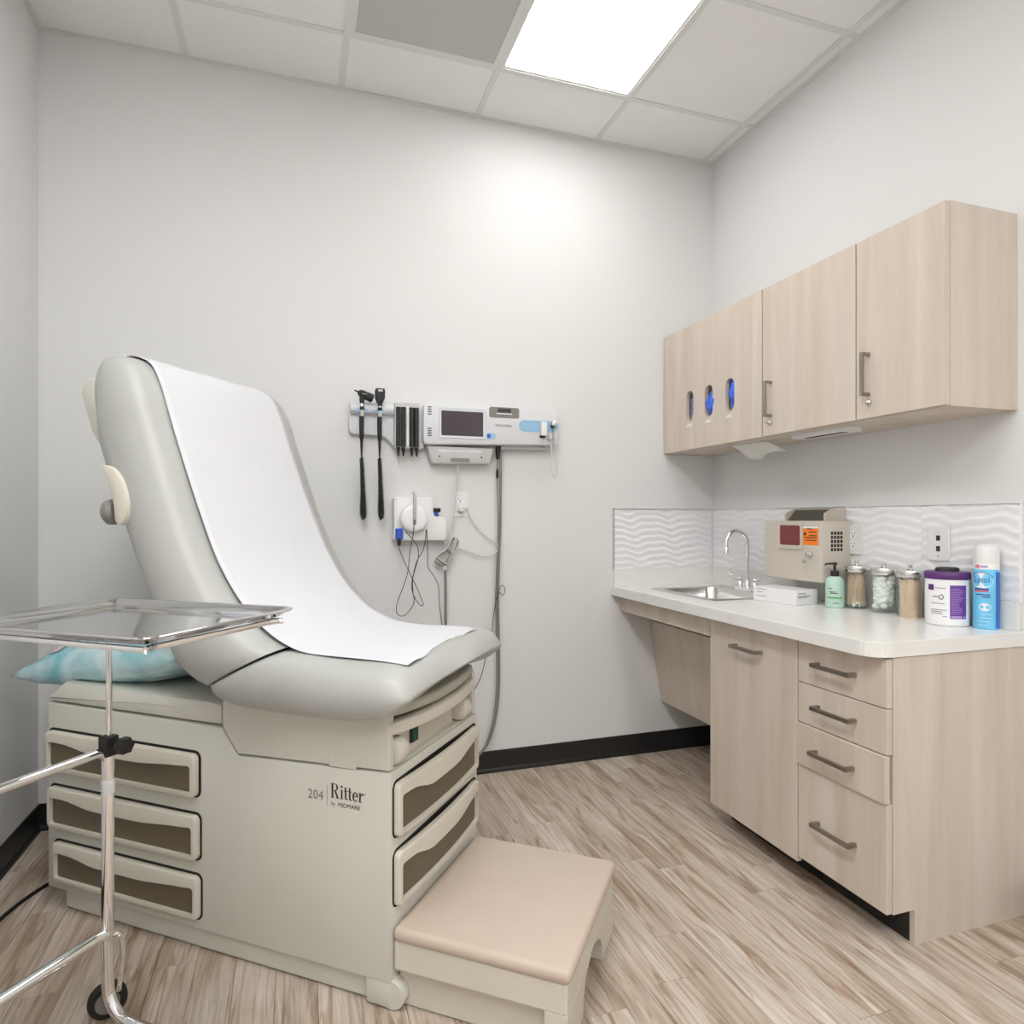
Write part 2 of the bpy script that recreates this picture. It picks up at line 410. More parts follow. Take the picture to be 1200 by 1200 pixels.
MB().box(XL, XL+.022, YF, YB-.022, ZC-.0015, ZC+.001).build('wall_angle', 'tee', ceil)
MB().box(XR-.022, XR, YF, YB-.022, ZC-.0015, ZC+.001).build('wall_angle', 'tee', ceil)
def troffer(y0, y1, label, c=3, m='added_light_panel'):
    x0, x1 = xs[c]+.012, xs[c+1]-.012; y0 += .012; y1 -= .012
    t = thing('ceiling_light', label, 'ceiling light', ((x0+x1)/2, (y0+y1)/2, ZC+.004)); a, b = (x1-x0)/2, (y1-y0)/2
    fr = MB(); q = .010
    fr.box(-a, a, -b, -b+q, -.001, .05).box(-a, a, b-q, b, -.001, .05).box(-a, -a+q, -b+q, b-q, -.001, .05).box(a-q, a, -b+q, b-q, -.001, .05)
    fr.box(-a, a, -b, b, .05, .055); fr.build('frame', 'tee', t)
    MB().box(-a+q, a-q, -b+q, b-q, .003, .008).build('diffuser', m, t)
troffer(ys[2], ys[1], 'bright white recessed ceiling light panel next to the perforated vent', 3, 'light_panel_small')
troffer(ys[8], ys[6], 'added unseen ceiling light panel at the near end, on the cabinet side')  # added behind the camera to brighten upright surfaces
troffer(ys[8], ys[6], 'added unseen ceiling light panel at the near end, on the examination table side', 1)  # its added twin, out of view, for frontal fill
troffer(ys[5], ys[3], 'added unseen ceiling light panel over the instrument tray', 1)  # added out of view to lift the left wall and cabinet doors
t = thing('ceiling_vent', 'white perforated return air vent in the ceiling beside the light panel', 'vent', ((xs[2]+xs[3])/2, (ys[1]+ys[2])/2, ZC))
a = G/2-.012; q = .016
MB().box(-a, a, -a, -a+q, -.003, .03).box(-a, a, a-q, a, -.003, .03).box(-a, -a+q, -a+q, a-q, -.003, .03).box(a-q, a, -a+q, a-q, -.003, .03).build('frame', 'tee', t)
MB().box(-a+q, a-q, -a+q, a-q, 0, .002).build('perforated_plate', 'perforated', t)
mb = MB()
for k in (-.17, .17): mb.box(k-.003, k+.003, -.17, .17, -.0005, 0).box(-.17, .17, k-.003, k+.003, -.0005, 0)
mb.build('plate_rib', 'perforated', t)

# ------------------------------------------------------------------ backsplash with wavy relief tiles
ZS, ZT, CT = .936, 1.236, .850
bs = struct(MB().box(1.50, XR, YB-.004, YB, ZS, ZT).box(XR-.004, XR, 1.375, YB-.004, ZS, ZT).build('wall_tiles', 'white_paint'))
def wave_tile(f, a0, a1, phase, amp=.0055):
    nu = max(8, int((a1-a0)/.012)); nv = 92; vs = []; fs = []
    for j in range(nv+1):
        z = ZS+.001+(ZT-ZS-.002)*j/nv
        for i in range(nu+1):
            u = a0+.0002+(a1-a0-.0004)*i/nu
            p = (z-ZS)/.0325+.30*math.sin(2*PI*(u+phase)/.23+j*.03)+.14*math.sin(2*PI*u/.11+1.3+j*.05)
            fr = p-math.floor(p); h = (fr/.75 if fr < .75 else (1-fr)/.25); h = h*h*(3-2*h)
            vs.append(f(u, .006+amp*h, z))
    n = nu+1
    for j in range(nv):
        for i in range(nu): fs.append((j*n+i, j*n+i+1, (j+1)*n+i+1, (j+1)*n+i))
    # edges back to the wall
    k0 = len(vs); ring = [i for i in range(n)]+[j*n+nu for j in range(1, nv+1)]+[nv*n+i for i in range(nu-1, -1, -1)]+[j*n for j in range(nv-1, 0, -1)]
    uz = [(i, j) for i, j in [(r % n, r//n) for r in ring]]
    for i, j in uz: vs.append(f(a0+.0002+(a1-a0-.0004)*i/nu, .002, ZS+.001+(ZT-ZS-.002)*j/nv))
    for k in range(len(ring)): fs.append((ring[k], ring[(k+1)%len(ring)], k0+(k+1)%len(ring), k0+k))
    return MB().add(vs, fs).build('tile', 'white_paint', bs, smooth=True, angle=60)
wave_tile(lambda u,d,z: (u, YB-d, z), 1.50, XR-.012, 0)
for a0, a1, ph in ((1.377, 1.70, .02), (1.70, 2.31, .1), (2.31, YB-.012, .05)): wave_tile(lambda u,d,z: (XR-d, u, z), a0, a1, ph, .0032)
MB().box(1.494, 1.50, YB-.013, YB, ZS, ZT+.002).box(1.494, XR, YB-.013, YB, ZT, ZT+.003).build('edge_trim', 'steel', bs)
MB().box(XR-.013, XR, 1.375, YB-.013, ZT, ZT+.003).build('edge_trim', 'white_paint', bs)

# ------------------------------------------------------------------ wall cabinets
WX, WZ0, WZ1 = 1.785, 1.519, 2.117
def pull(parent, p0, p1, out, m='nickel', r=.005):
    # flat bar pull between two feet; out = direction away from the door
    p0, p1, out = Vector(p0), Vector(p1), Vector(out); d = (p1-p0).normalized(); s = d.cross(out)
    mb = MB()
    def bar(a, b, w, h, up):
        a, b = Vector(a), Vector(b); ax = (b-a).normalized(); sd = ax.cross(up).normalized(); u2 = sd.cross(ax)
        vs = [q+sd*(w*i)+u2*(h*j) for q in (a, b) for i, j in ((-1,-1),(1,-1),(1,1),(-1,1))]
        mb.add(vs, [(0,1,2,3),(7,6,5,4),(0,4,5,1),(1,5,6,2),(2,6,7,3),(3,7,4,0)])
    bar(p0+out*.030-d*.005, p1+out*.030+d*.005, .006, .004, out)
    bar(p0, p0+out*.028, .006, .005, d); bar(p1, p1+out*.028, .006, .005, d)
    mb.build('handle', m, parent); return mb
def wall_cab(y0, y1, label, slots=False, handle=None, lock=None):
    t = thing('wall_cabinet', label, 'cabinet', (XR, y0, WZ0), group='wall cabinets over the counter')
    X = WX-XR; L = y1-y0; H = WZ1-WZ0; k = .018
    b = MB(); b.box(X+.021, -.001, 0, k, 0, H).box(X+.021, -.001, L-k, L, 0, H).box(X+.021, -.001, k, L-k, 0, k).box(X+.021, -.001, k, L-k, H-k, H).box(-.008, -.001, k, L-k, k, H-k)
    b.build('body', 'laminate', t)
    g = .0015
    if slots:
        # door with three stadium-shaped openings: split in columns
        cs = [(c-y0) for c in (2.375, 2.527, 2.678)]; hw = .031; zb, zt = 1.655-WZ0, 1.800-WZ0
        d = MB(); edges = [g]
        for c in cs: edges += [c-hw, c+hw]
        edges.append(L-g)
        for i in range(0, len(edges), 2): d.box(X, X+.02, edges[i], edges[i+1], g, H-g)
        for c in cs:
            n = 8
            for top in (0, 1):
                base = zt-hw if top else zb+hw; lim = H-g if top else g; sg = 1 if top else -1
                arc = [(c-hw*math.cos(PI*i/n), base+sg*hw*math.sin(PI*i/n)) for i in range(n+1)]
                for i in range(n):
                    (a0, z0), (a1, z1) = arc[i], arc[i+1]
                    vs = [(xx, yy, zz) for xx in (X, X+.02) for yy, zz in ((a0, z0), (a1, z1), (a1, lim), (a0, lim))]
                    d.add(vs, [(0,1,2,3),(7,6,5,4),(0,4,5,1),(1,5,6,2),(2,6,7,3),(3,7,4,0)])
        door = d.build('door', 'laminate', t)
        for c, s_ in zip(cs, ('S', 'M', 'L')):
            m_ = MB()
            for i, (dy, w_) in enumerate(((.020, .008), (.009, .007), (-.002, .008), (-.013, .006))):
                m_.box(X-.0008, X, c+dy-w_/2, c+dy+w_/2, zb-.026, zb-.014)
            m_.build('lettering', 'white_paint', door)
    else:
        door = MB().rbox(X, X+.02, g, L-g, g, H-g, .001, 1).build('door', 'laminate', t)
    if handle:
        hy, z0, z1 = handle; pull(door, (X, hy-y0, z0-WZ0), (X, hy-y0, z1-WZ0), (-1, 0, 0))
    if lock:
        ly, lz = lock; MB().lathe([(.010,0),(.010,.008),(.008,.010),(.003,.012)], 16, (X, ly-y0, lz-WZ0), (-1,0,0)).box(X-.03, X-.011, ly-y0-.001, ly-y0+.001, lz-WZ0-.006, lz-WZ0+.006).build('lock', 'steel', door, True)
    return t
wall_cab(2.169, YB-.002, 'pale wood wall cabinet with three glove slots in its door, beside the room corner', slots=True)
wall_cab(1.706, 2.167, 'pale wood wall cabinet with one handle, between the slotted one and the end one', handle=(2.116, 1.597, 1.729), lock=(2.119, 1.570))
wall_cab(1.388, 1.704, 'pale wood wall cabinet at the open end of the row, with exposed side panel', handle=(1.653, 1.597, 1.729), lock=(1.650, 1.570))
# gloves showing through the slots
def glove(cy, z0, z1, out, label, flare=0, width=.024, hang=0):
    vs = []; n = 14; m = 9; rnd = random.Random(int(cy*1000))
    for i in range(n+1):
        tt = i/n; z = z1+(z0-hang-z1)*tt
        for k in range(m):
            a = 2*PI*k/m; wv = 1+.28*math.sin(3*a+tt*9+cy*7)+.15*rnd.random()
            ww = width*(1+flare*tt)*(.25+.75*math.sin(PI*min(1, .12+tt*.95))) * wv
            xo = out*math.sin(PI*min(1, tt*1.1))+(-.035*hang/.03*max(0, tt-.75)*4 if hang else 0)
            vs.append((WX+.020-xo+math.cos(a)*.010*wv, cy+math.sin(a)*ww, z))
    fs = [(i*m+k, i*m+(k+1)%m, (i+1)*m+(k+1)%m, (i+1)*m+k) for i in range(n) for k in range(m)]+[tuple(range(m)), tuple(n*m+k for k in range(m-1,-1,-1))]
    o = MB().add(vs, fs).build('glove', 'glove', None, True, 60); return tag(o, label, 'glove', 'blue gloves in the cabinet slots')
glove(2.366, 1.666, 1.792, .006, 'blue glove filling the cabinet slot nearest the handles')
glove(2.518, 1.660, 1.765, .016, 'blue glove hanging out of the middle cabinet slot', flare=.5, hang=.012)
glove(2.660, 1.668, 1.770, .002, 'sliver of blue glove in the cabinet slot nearest the corner', width=.013)
for cy, lb in ((2.375, 'nearest the handles'), (2.527, 'in the middle'), (2.678, 'nearest the corner')):
    b_ = MB(); b_.box(WX+.042, WX+.14, cy-.062, cy+.062, WZ0+.019, WZ0+.32)
    tag(b_.build('glove_box', 'white_plastic'), 'white glove carton behind the cabinet slot '+lb, 'box', 'glove cartons inside the wall cabinet')
# paper towel and dispenser plate under the cabinets
def sheet(fn, nu, nv, name, m, parent=None, th=.0006):
    vs = [fn(i/nu, j/nv) for j in range(nv+1) for i in range(nu+1)]; n = nu+1
    fs = [(j*n+i, j*n+i+1, (j+1)*n+i+1, (j+1)*n+i) for j in range(nv) for i in range(nu)]
    o = MB().add(vs, fs).build(name, m, parent, True, 80)
    md = o.modifiers.new('thick', 'SOLIDIFY'); md.thickness = th; md.offset = 0; return o
def towel(u, v):
    y = 2.47-.20*u; x = 1.865+.02*u
    return (x+.055*v+.02*math.sin(2.2*PI*u)*v, y-.05*v, WZ0-.002-.055*v**1.3-.012*math.sin(PI*1.6*u+.4)*v)
tag(sheet(towel, 14, 8, 'paper_towel', 'towel'), 'white paper towel sheet hanging under the wall cabinet', 'paper towel')
t = thing('towel_dispenser', 'white oval dispenser plate set in the underside of the wall cabinet', 'dispenser', (1.90, 1.955, WZ0))
MB().prism(rrect(-.045, .045, -.15, .15, .04, 6), lambda u,v,d: (u, v, -d), .014, .0005, .004).build('plate', 'white_plastic', t, True)
MB().prism(rrect(-.012, .012, -.10, .10, .011, 4), lambda u,v,d: (u, v, -d), .0146, .0142).build('slot', 'dark_gap', t)

# ------------------------------------------------------------------ base cabinets and counter
BX, BZ0, BZ1, BY0 = 1.535, .098, .806, 1.377
def base_body(t, L):
    X = BX-XR; k = .018
    b = MB(); b.box(X+.021, -.001, 0, k, BZ0, BZ1).box(X+.021, -.001, L-k, L, BZ0, BZ1).box(X+.021, -.001, k, L-k, BZ0, BZ0+k).box(X+.021, -.001, k, L-k, BZ1-k, BZ1).box(-.01, -.001, k, L-k, BZ0, BZ1)
    return b
# drawer unit with the exposed end panel
L = 1.695-BY0; X = BX-XR
t = thing('drawer_cabinet', 'pale wood base cabinet with a column of four drawers and end panel', 'cabinet', (XR, BY0, 0))
base_body(t, L).build('body', 'laminate', t)
pts = [(X+.021, BZ0), (X+.1, BZ0), (X+.1, 0), (-.001, 0), (-.001, BZ1), (X+.021, BZ1)]
MB().prism(pts, lambda u,v,d: (u, d, v), -.016, 0, 0).build('end_panel', 'laminate', t)
MB().box(X+.1, X+.112, 0, L, 0, BZ0).build('toe_kick', 'black_base', t)
for z0, z1, pz, dx, dy in ((.667, BZ1-.004, .727, 0, 0), (.538, .664, .594, 0, 0), (.404, .535, .456, -.008, .004), (.100, .401, .234, 0, 0)):
    dr = MB().rbox(X+dx, X+.020+dx, -.014, L-.002+dy*0, z0, z1, .001, 1).build('drawer', 'laminate', t)
    pull(dr, (X+dx, 1.468-BY0, pz+.010), (X+dx, 1.606-BY0, pz+.010), (-1, 0, 0))
# door unit
L2 = 2.162-1.697
t = thing('base_cabinet', 'pale wood base cabinet with a single wide door, next to the drawers', 'cabinet', (XR, 1.697, 0))
base_body(t, L2).build('body', 'laminate', t)
MB().box(X+.1, X+.112, 0, L2, 0, BZ0).box(X+.112, -.002, L2-.02, L2, 0, BZ0).build('toe_kick', 'black_base', t)
door = MB().rbox(X, X+.02, .001, L2, .080, BZ1-.004, .001, 1).build('door', 'laminate', t)
pull(door, (X, 1.866-1.697, .723), (X, 2.002-1.697, .723), (-1, 0, 0))
# sink unit: apron and sloping pipe cover
L3 = YB-2.164
t = thing('sink_cabinet', 'pale wood apron and sloping pipe cover under the sink end of the counter', 'cabinet', (XR, 2.164, 0))
MB().rbox(X, X+.02, .001, L3-.03, .728, BZ1, .001, 1).box(X+.002, X+.02, L3-.03, L3-.001, .728, BZ1).build('apron', 'laminate', t)
def sl(u, v, d): return (u, d, v)
MB().prism([(1.700-XR, .672), (1.718-XR, .675), (1.790-XR, .262), (1.772-XR, .255)], sl, .001, L3-.001).build('pipe_cover', 'laminate', t)
MB().prism([(1.790-XR, .262), (1.772-XR, .255), (-.001, .255), (-.001, .275)], sl, .001, L3-.001).build('cover_base', 'laminate', t)
# countertop with sink cut-out and rounded outer corner
CX, CY0 = 1.487, 1.356; SX0, SX1, SY0, SY1 = 1.650, 1.960, 2.300, 2.735
ct = thing('countertop', 'long white quartz countertop with rounded outer corner', 'countertop', (CX, CY0, .808))
mb = MB(); z0, z1 = 0, CT-.808; fx = lambda x_: x_-CX; fy = lambda y_: y_-CY0
r = .065
pts = [(r*(1-math.cos(a)) if True else 0, r*(1-math.sin(a))) for a in [PI/2*i/8 for i in range(9)]]
outl = [(p[0], p[1]) for p in pts]+[(XR-CX-.001, 0), (XR-CX-.001, fy(SY0)), (0, fy(SY0))]
mb.prism(outl, lambda u,v,d: (u, v, d), z1, z0, .0015)
mb.box(0, fx(SX0), fy(SY0), YB-CY0-.001, z0, z1).box(fx(SX1), XR-CX-.001, fy(SY0), YB-CY0-.001, z0, z1).box(fx(SX0), fx(SX1), fy(SY1), YB-CY0-.001, z0, z1)
mb.build('slab', 'quartz', ct)
mb = MB(); mb.rbox(fx(1.4985), fx(XR-.001), YB-CY0-.016, YB-CY0-.001, z1, ZS-.808, .001, 1); mb.rbox(fx(XR-.016), fx(XR-.001), fy(1.377), YB-CY0-.016, z1, ZS-.808, .001, 1)
mb.build('upstand', 'quartz', ct)
# sink
t = thing('sink', 'stainless steel drop-in sink in the white counter', 'sink', ((SX0+SX1)/2, (SY0+SY1)/2, CT))
def ring_loft(mb, rings, cap=True):
    n = len(rings[0][0]); vs = [(p[0], p[1], z) for ring, z in rings for p in ring]
    fs = [(i*n+k, i*n+(k+1)%n, (i+1)*n+(k+1)%n, (i+1)*n+k) for i in range(len(rings)-1) for k in range(n)]
    if cap: fs.append(tuple((len(rings)-1)*n+k for k in range(n)))
    return mb.add(vs, fs)
aa, bb = .155, .2175
rim = lambda x0,x1,y0,y1,r_: rrect(x0, x1, y0, y1, r_, 5)
ring_loft(MB(), [(rim(-.190,.235,-.25,.25,.03),.0005),(rim(-.187,.232,-.247,.247,.03),.004),(rim(-.165,.165,-.225,.225,.03),.004),(rim(-.15,.15,-.21,.21,.05),.002),(rim(-.143,.143,-.203,.203,.05),-.02),(rim(-.132,.132,-.192,.192,.05),-.135),(rim(-.10,.10,-.16,.16,.05),-.15)]).build('basin', 'steel', t, True, 50)
MB().lathe([(.04,0),(.04,.003),(.03,.004),(.02,.001)], 20, (0,0,-.1495)).build('drain', 'chrome', t, True)
# faucet
FY = 2.525; FX = 1.995
t = thing('faucet', 'chrome gooseneck faucet with two wing handles behind the sink', 'faucet', (FX, FY, CT+.004))
MB().prism(rrect(-.024, .024, -.075, .075, .022, 6), lambda u,v,d: (u, v, d), .016, 0, .004).build('base_plate', 'chrome', t, True)
MB().lathe([(.018,.014),(.017,.03),(.0125,.04),(.0115,.05)], 20).build('collar', 'chrome', t, True)
ar = [(0,0,.04),(0,0,.12),(0,0,.21)]+[(-.058+.058*math.cos(a), 0, .22+.058*math.sin(a)) for a in [PI*i/10 for i in range(11)]]+[(-.117,0,.195)]
MB().tube(ar, .0095, 14).build('spout', 'chrome', t, True)
MB().lathe([(.0115,0),(.0115,.028),(.010,.03)], 16, (-.1165,0,.172)).build('aerator', 'chrome', t, True)
for s_ in (-1, 1):
    hnd = MB().lathe([(.016,.012),(.015,.035),(.010,.042),(.012,.05),(.010,.058),(.002,.061)], 18, (0, s_*.052, 0)).build('handle', 'chrome', t, True)
    MB().tube([(0, s_*.052, .048), (-.004, s_*.075, .050), (-.008, s_*.105, .062), (-.010, s_*.125, .085)], .0062, 10, 6, taper=lambda q_: 1+.35*q_).build('wing', 'chrome', hnd, True)

# ------------------------------------------------------------------ things on and above the counter
# sharps container
t = thing('sharps_container', 'beige locked wall sharps container with red window and orange label', 'sharps container', (XR-.010, 2.00, .938))
D = .142; LW = .325; HH = .242
MB().rbox(-D, 0, 0, LW, 0, HH, .004, 2).build('cabinet_body', 'sharps', t, True)
MB().rbox(-D-.004, -D+.002, .002, LW-.002, .002, HH-.002, .002, 1).build('door', 'sharps', t)
hp = MB(); hp.prism([(-.10, HH), (-.005, HH), (-.005, HH+.052), (-.055, HH+.052), (-.10, HH+.03)], lambda u,v,d: (u, d, v), .030, .040)
hp.prism([(-.10, HH), (-.005, HH), (-.005, HH+.052), (-.055, HH+.052), (-.10, HH+.03)], lambda u,v,d: (u, d, v), .245, .255)
hp.box(-.012, -.005, .04, .245, HH, HH+.05).build('hopper', 'sharps', t)
MB().prism([(-.095, HH), (-.012, HH), (-.030, HH+.045), (-.055, HH+.045)], lambda u,v,d: (u, d, v), .042, .243).build('chute', 'sharps_dark', t)
fo = outline(.098, .242, .128, .238, .008); fi = outline(.112, .228, .142, .224, .008)
f_ = lambda u,v,d: (-D-.004-d, u, v)
w_ = MB().ring(fo, fi, f_, .004, 0, .0005, .0015).build('window_frame', 'sharps', t)
MB().prism(fi, f_, .0015, .0002).build('window_pane', 'sharps_red', w_)
o = MB().prism(rrect(.020, .098, .146, .212, .002, 2), f_, .0008, 0).build('label', 'orange', t)
MB().prism(rrect(.020, .098, .2125, .219, .001, 1), f_, .0008, 0).build('label_header', 'white_paint', t)
mb = MB()
for z_, w0, w1 in ((.208,.050,.078),(.196,.028,.068),(.182,.028,.068),(.174,.024,.092),(.163,.030,.086)): mb.prism([(w0,z_),(w1,z_),(w1,z_+.004),(w0,z_+.004)], f_, .0012, .0008)
mb.prism([(.088+.007*math.cos(a), .190+.007*math.sin(a)) for a in [2*PI*i/8 for i in range(8)]], f_, .0012, .0008)
mb.build('lettering', 'ink', o)
lk = MB().lathe([(.013,0),(.013,.012),(.011,.014),(.004,.015)], 18, (-D-.004, .058, .108), (-1,0,0)).build('lock', 'steel', t, True)
MB().box(-D-.034, -D-.018, .057, .059, .100, .116).lathe([(.009,0),(.009,.002)], 12, (-D-.024, .070, .080), (0,1,.2)).prism([(.066,.08),(.072,.08),(.070,.048),(.067,.048)], f_, .022, .024).build('key', 'steel', lk)
mb = MB()
for i in range(4):
    for k in range(5):
        cx_, cz_ = -.098+i*.0155, .130+k*.016
        mb.box(cx_-.0055, cx_+.0055, -.0006, .001, cz_-.006, cz_+.006)
mb.build('vent_grid', 'black', t)
# flat carton under it
t = thing('carton', 'flat white cardboard carton lying on the counter under the sharps container', 'box', (1.945, 2.055, CT), math.radians(8))
MB().rbox(-.105, .015, 0, .215, .0005, .058, .0015, 1).build('box_body', 'white_paint', t)
mb = MB()
for y_, a_, z_ in ((.195,.05,.048),(.195,.03,.036),(.195,.05,.020)): mb.box(-.1056, -.105, y_-a_, y_, z_, z_+.0022)
for x_, a_, z_ in ((-.095,.04,.044),(-.098,.07,.034),(-.095,.05,.028)): mb.box(x_, x_+a_, -.0006, 0, z_, z_+.003)
mb.build('lettering', 'ink_soft', t)['kind'] = 'stuff'
# cylinder wrap helper
def wrap(mb, r, a0, a1, z0, z1, n=12):
    vs = [((r+d)*math.cos(a0+(a1-a0)*i/n), (r+d)*math.sin(a0+(a1-a0)*i/n), z) for d in (0, .0004) for z in (z0, z1) for i in range(n+1)]
    m_ = n+1; fs = []
    for i in range(n):
        fs += [(2*m_+i, 2*m_+i+1, 3*m_+i+1, 3*m_+i), (i, m_+i, m_+i+1, i+1), (i, i+1, 2*m_+i+1, 2*m_+i), (m_+i, 3*m_+i, 3*m_+i+1, m_+i+1)]
    fs += [(0, 2*m_, 3*m_, m_), (n, m_+n, 3*m_+n, 2*m_+n)]
    return mb.add(vs, fs)
def facing(x_, y_): return math.atan2(-y_, -x_)        # angle of the side facing the room
# soap pump bottle
bx_, by_ = 1.950, 1.961
t = thing('soap_bottle', 'pale green soap bottle with black pump next to the sharps container', 'bottle', (bx_, by_, CT))
MB().lathe([(.030,0),(.033,.003),(.033,.098),(.030,.110),(.020,.118),(.012,.120)], 28).build('bottle_body', 'soap', t, True)
pm = MB().lathe([(.015,.119),(.015,.136),(.012,.140),(.005,.141),(.005,.165)], 20).build('pump', 'black', t, True)
fa = facing(bx_, by_)
MB().tube([(0,0,.167), (math.cos(fa-1.2)*.03, math.sin(fa-1.2)*.03, .166), (math.cos(fa-1.2)*.036, math.sin(fa-1.2)*.036, .161)], .004, 8).lathe([(.010,.163),(.010,.170),(.004,.172)], 14).build('nozzle', 'black', pm, True)
mb = MB()
for z_, a_, b_ in ((.073,-.7,-.3),(.060,-.6,.1),(.055,-.5,.35),(.018,-.2,.4)): wrap(mb, .0334, fa+a_, fa+b_, z_, z_+.0025)
mb.build('lettering', 'ink', t)['kind'] = 'stuff'
wrap(MB(), .0333, fa-.8, fa+.8, .036, .043).build('label_band', 'soap_green', t)
# apothecary jars
def jar(x_, y_, name_label, fill):
    t = thing('jar', name_label, 'jar', (x_, y_, CT), group='glass jars with steel lids on the counter')
    rr = .043; hh = .150
    MB().lathe([(.001,.0005),(rr-.004,.0005),(rr,.004),(rr,hh),(rr-.003,hh),(rr-.003,.007),(.001,.007)], 36).build('glass', 'glass', t, True)
    ld = MB().lathe([(rr+.0005,hh-.012),(rr+.002,hh-.010),(rr+.002,hh+.008),(rr,hh+.011),(.012,hh+.013),(.010,hh+.015)], 36).build('lid', 'steel', t, True)
    MB().lathe([(.006,hh+.013),(.005,hh+.020),(.009,hh+.024),(.009,hh+.029),(.004,hh+.032)], 18).build('knob', 'chrome', ld, True)
    rn = random.Random(int(y_*1000))
    if fill == 'cotton':
        mb = MB(); ri = rr-.004
        for k in range(130):
            a = rn.random()*2*PI; q = ri*(.45+.24*rn.random()); z_ = .018+.112*rn.random()
            mb.ell((q*math.cos(a), q*math.sin(a), z_), (.0125, .0125, .0105), 8, 6)
        o = mb.build('cotton_balls', 'cotton', t, True); o['kind'] = 'stuff'
    else:
        base = .030 if fill == 'swab' else .009
        if fill == 'swab':
            mb = MB()
            for k in range(46):
                a = rn.random()*2*PI; q = (rr-.009)*math.sqrt(rn.random()); mb.ell((q*math.cos(a), q*math.sin(a), .010+.014*rn.random()), (.004,.004,.006), 6, 5)
            o = mb.build('cotton_tips', 'cotton', t, True); o['kind'] = 'stuff'
        n = 60 if fill == 'swab' else 34
        for k in range(n):
            a = rn.random()*2*PI; q = (rr-.008)*(.35+.6*math.sqrt(rn.random())); a2 = a+rn.uniform(-.7,.7)*(1 if fill == 'swab' else .35)
            q2 = (rr-.008)*(.5+.45*rn.random()); top = .122+.014*rn.random()
            p0 = Vector((q*math.cos(a), q*math.sin(a), base-.012)); p1 = Vector((q2*math.cos(a2), q2*math.sin(a2), top))
            if fill == 'swab': MB().cyl(p0, p1, .0017, 6).build('stick', 'stick', t)
            else:
                sd = Vector((-math.sin(a2), math.cos(a2), 0))*.0085; dn = Vector((math.cos(a2), math.sin(a2), 0))*.0008
                vs = [p+sd*i+dn*j for p in (p0, p1) for i, j in ((-1,-1),(1,-1),(1,1),(-1,1))]
                MB().add(vs, [(0,1,2,3),(7,6,5,4),(0,4,5,1),(1,5,6,2),(2,6,7,3),(3,7,4,0)]).build('tongue_depressor', 'stick', t)
jar(2.016, 1.921, 'glass jar of cotton-tipped wooden sticks beside the soap bottle', 'swab')
jar(2.014, 1.800, 'glass jar full of white cotton balls, middle of the three jars', 'cotton')
jar(2.012, 1.692, 'glass jar of flat wooden tongue depressors beside the purple-lidded tub', 'depressor')
# tub of wipes
bx_, by_ = 1.985, 1.537; fa = facing(bx_, by_)
t = thing('wipes_tub', 'white tub of wipes with purple lid and purple label', 'tub', (bx_, by_, CT))
rr = .061
MB().lathe([(rr-.004,0),(rr,.004),(rr,.148),(rr-.002,.150)], 40).build('tub_body', 'white_paint', t, True)
ld = MB().lathe([(rr+.002,.147),(rr+.003,.149),(rr+.003,.166),(rr,.170),(.052,.171)], 40).build('lid', 'purple', t, True)
MB().prism([(.038*math.cos(a), .030*math.sin(a)) for a in [2*PI*i/24 for i in range(24)]], lambda u,v,d: (u, v, d), .183, .170, .006).build('cap', 'black_soft', ld, True)
wrap(MB(), rr+.0003, fa+.12, fa+.92, .025, .130).build('label', 'purple_label', t)
lb = wrap(MB(), rr+.0003, fa-.95, fa-.62, .112, .130).build('label_patch', 'purple', t)
mb = MB(); z_ = .118
while z_ > .036:
    wrap(mb, rr+.0008, fa+.16, fa+.80-.3*random.random(), z_, z_+.0014, 8); z_ -= .0055
wrap(mb, rr+.0008, fa+.16, fa+.68, .027, .034, 8); wrap(mb, rr+.0008, fa+.76, fa+.86, .027, .034, 4)
mb.build('label_print', 'lavender', t)
mb = MB()
for z_, a0, a1 in ((.119,-.55,-.05),(.070,-.75,-.1),(.050,-.75,-.02),(.044,-.75,-.2),(.038,-.75,-.2),(.030,-.2,0)): wrap(mb, rr+.0006, fa+a0, fa+a1, z_, z_+.0018, 6)
for k in range(14):
    a = 2*PI*k/14
    if k != 5:
        ac = fa-.26+.10*math.cos(a); zc = .092+.007*math.sin(a); wrap(mb, rr+.0006, ac-.022, ac+.022, zc-.0016, zc+.0016, 2)
for k in range(3): wrap(mb, rr+.0006, fa-.66+k*.12, fa-.58+k*.12, .090, .094, 2)
mb.build('lettering', 'ink_soft', t)
# spray can
bx_, by_ = 2.028, 1.443; fa = facing(bx_, by_)
t = thing('spray_can', 'light blue disinfectant spray can with white cap at the counter end', 'spray can', (bx_, by_, CT))
rr = .0345
MB().lathe([(rr-.002,0),(rr,.002),(rr,.180),(rr-.0015,.184)], 36).build('can_body', 'can_blue', t, True)
MB().lathe([(rr-.001,.183),(rr-.001,.200),(rr-.0015,.2015)], 36).build('collar_band', 'white_paint', t, True)
MB().lathe([(rr-.001,.2015),(rr-.001,.240),(rr-.005,.253),(rr-.014,.259),(.004,.260)], 36).build('cap', 'white_plastic', t, True)
wrap(MB(), rr+.0002, fa+.75, fa+1.6, .004, .176).build('back_label', 'can_deep', t)
mb = MB(); wrap(mb, rr-.0006, fa-.9, fa-.5, .187, .197, 6); mb.build('red_print', 'rose', t)
mb = MB(); wrap(mb, rr-.0006, fa-.42, fa+.1, .189, .195, 6); mb.build('blue_print', 'lavender', t)
def oncan(z0, ang, r_): return lambda u, v, d: ((r_+d)*math.cos(fa+ang+u/r_), (r_+d)*math.sin(fa+ang+u/r_), z0+v)
ov = [(.033*math.cos(a), .024*math.sin(a)) for a in [2*PI*i/28 for i in range(28)]]
pf = oncan(.150, -.38, rr+.0003)
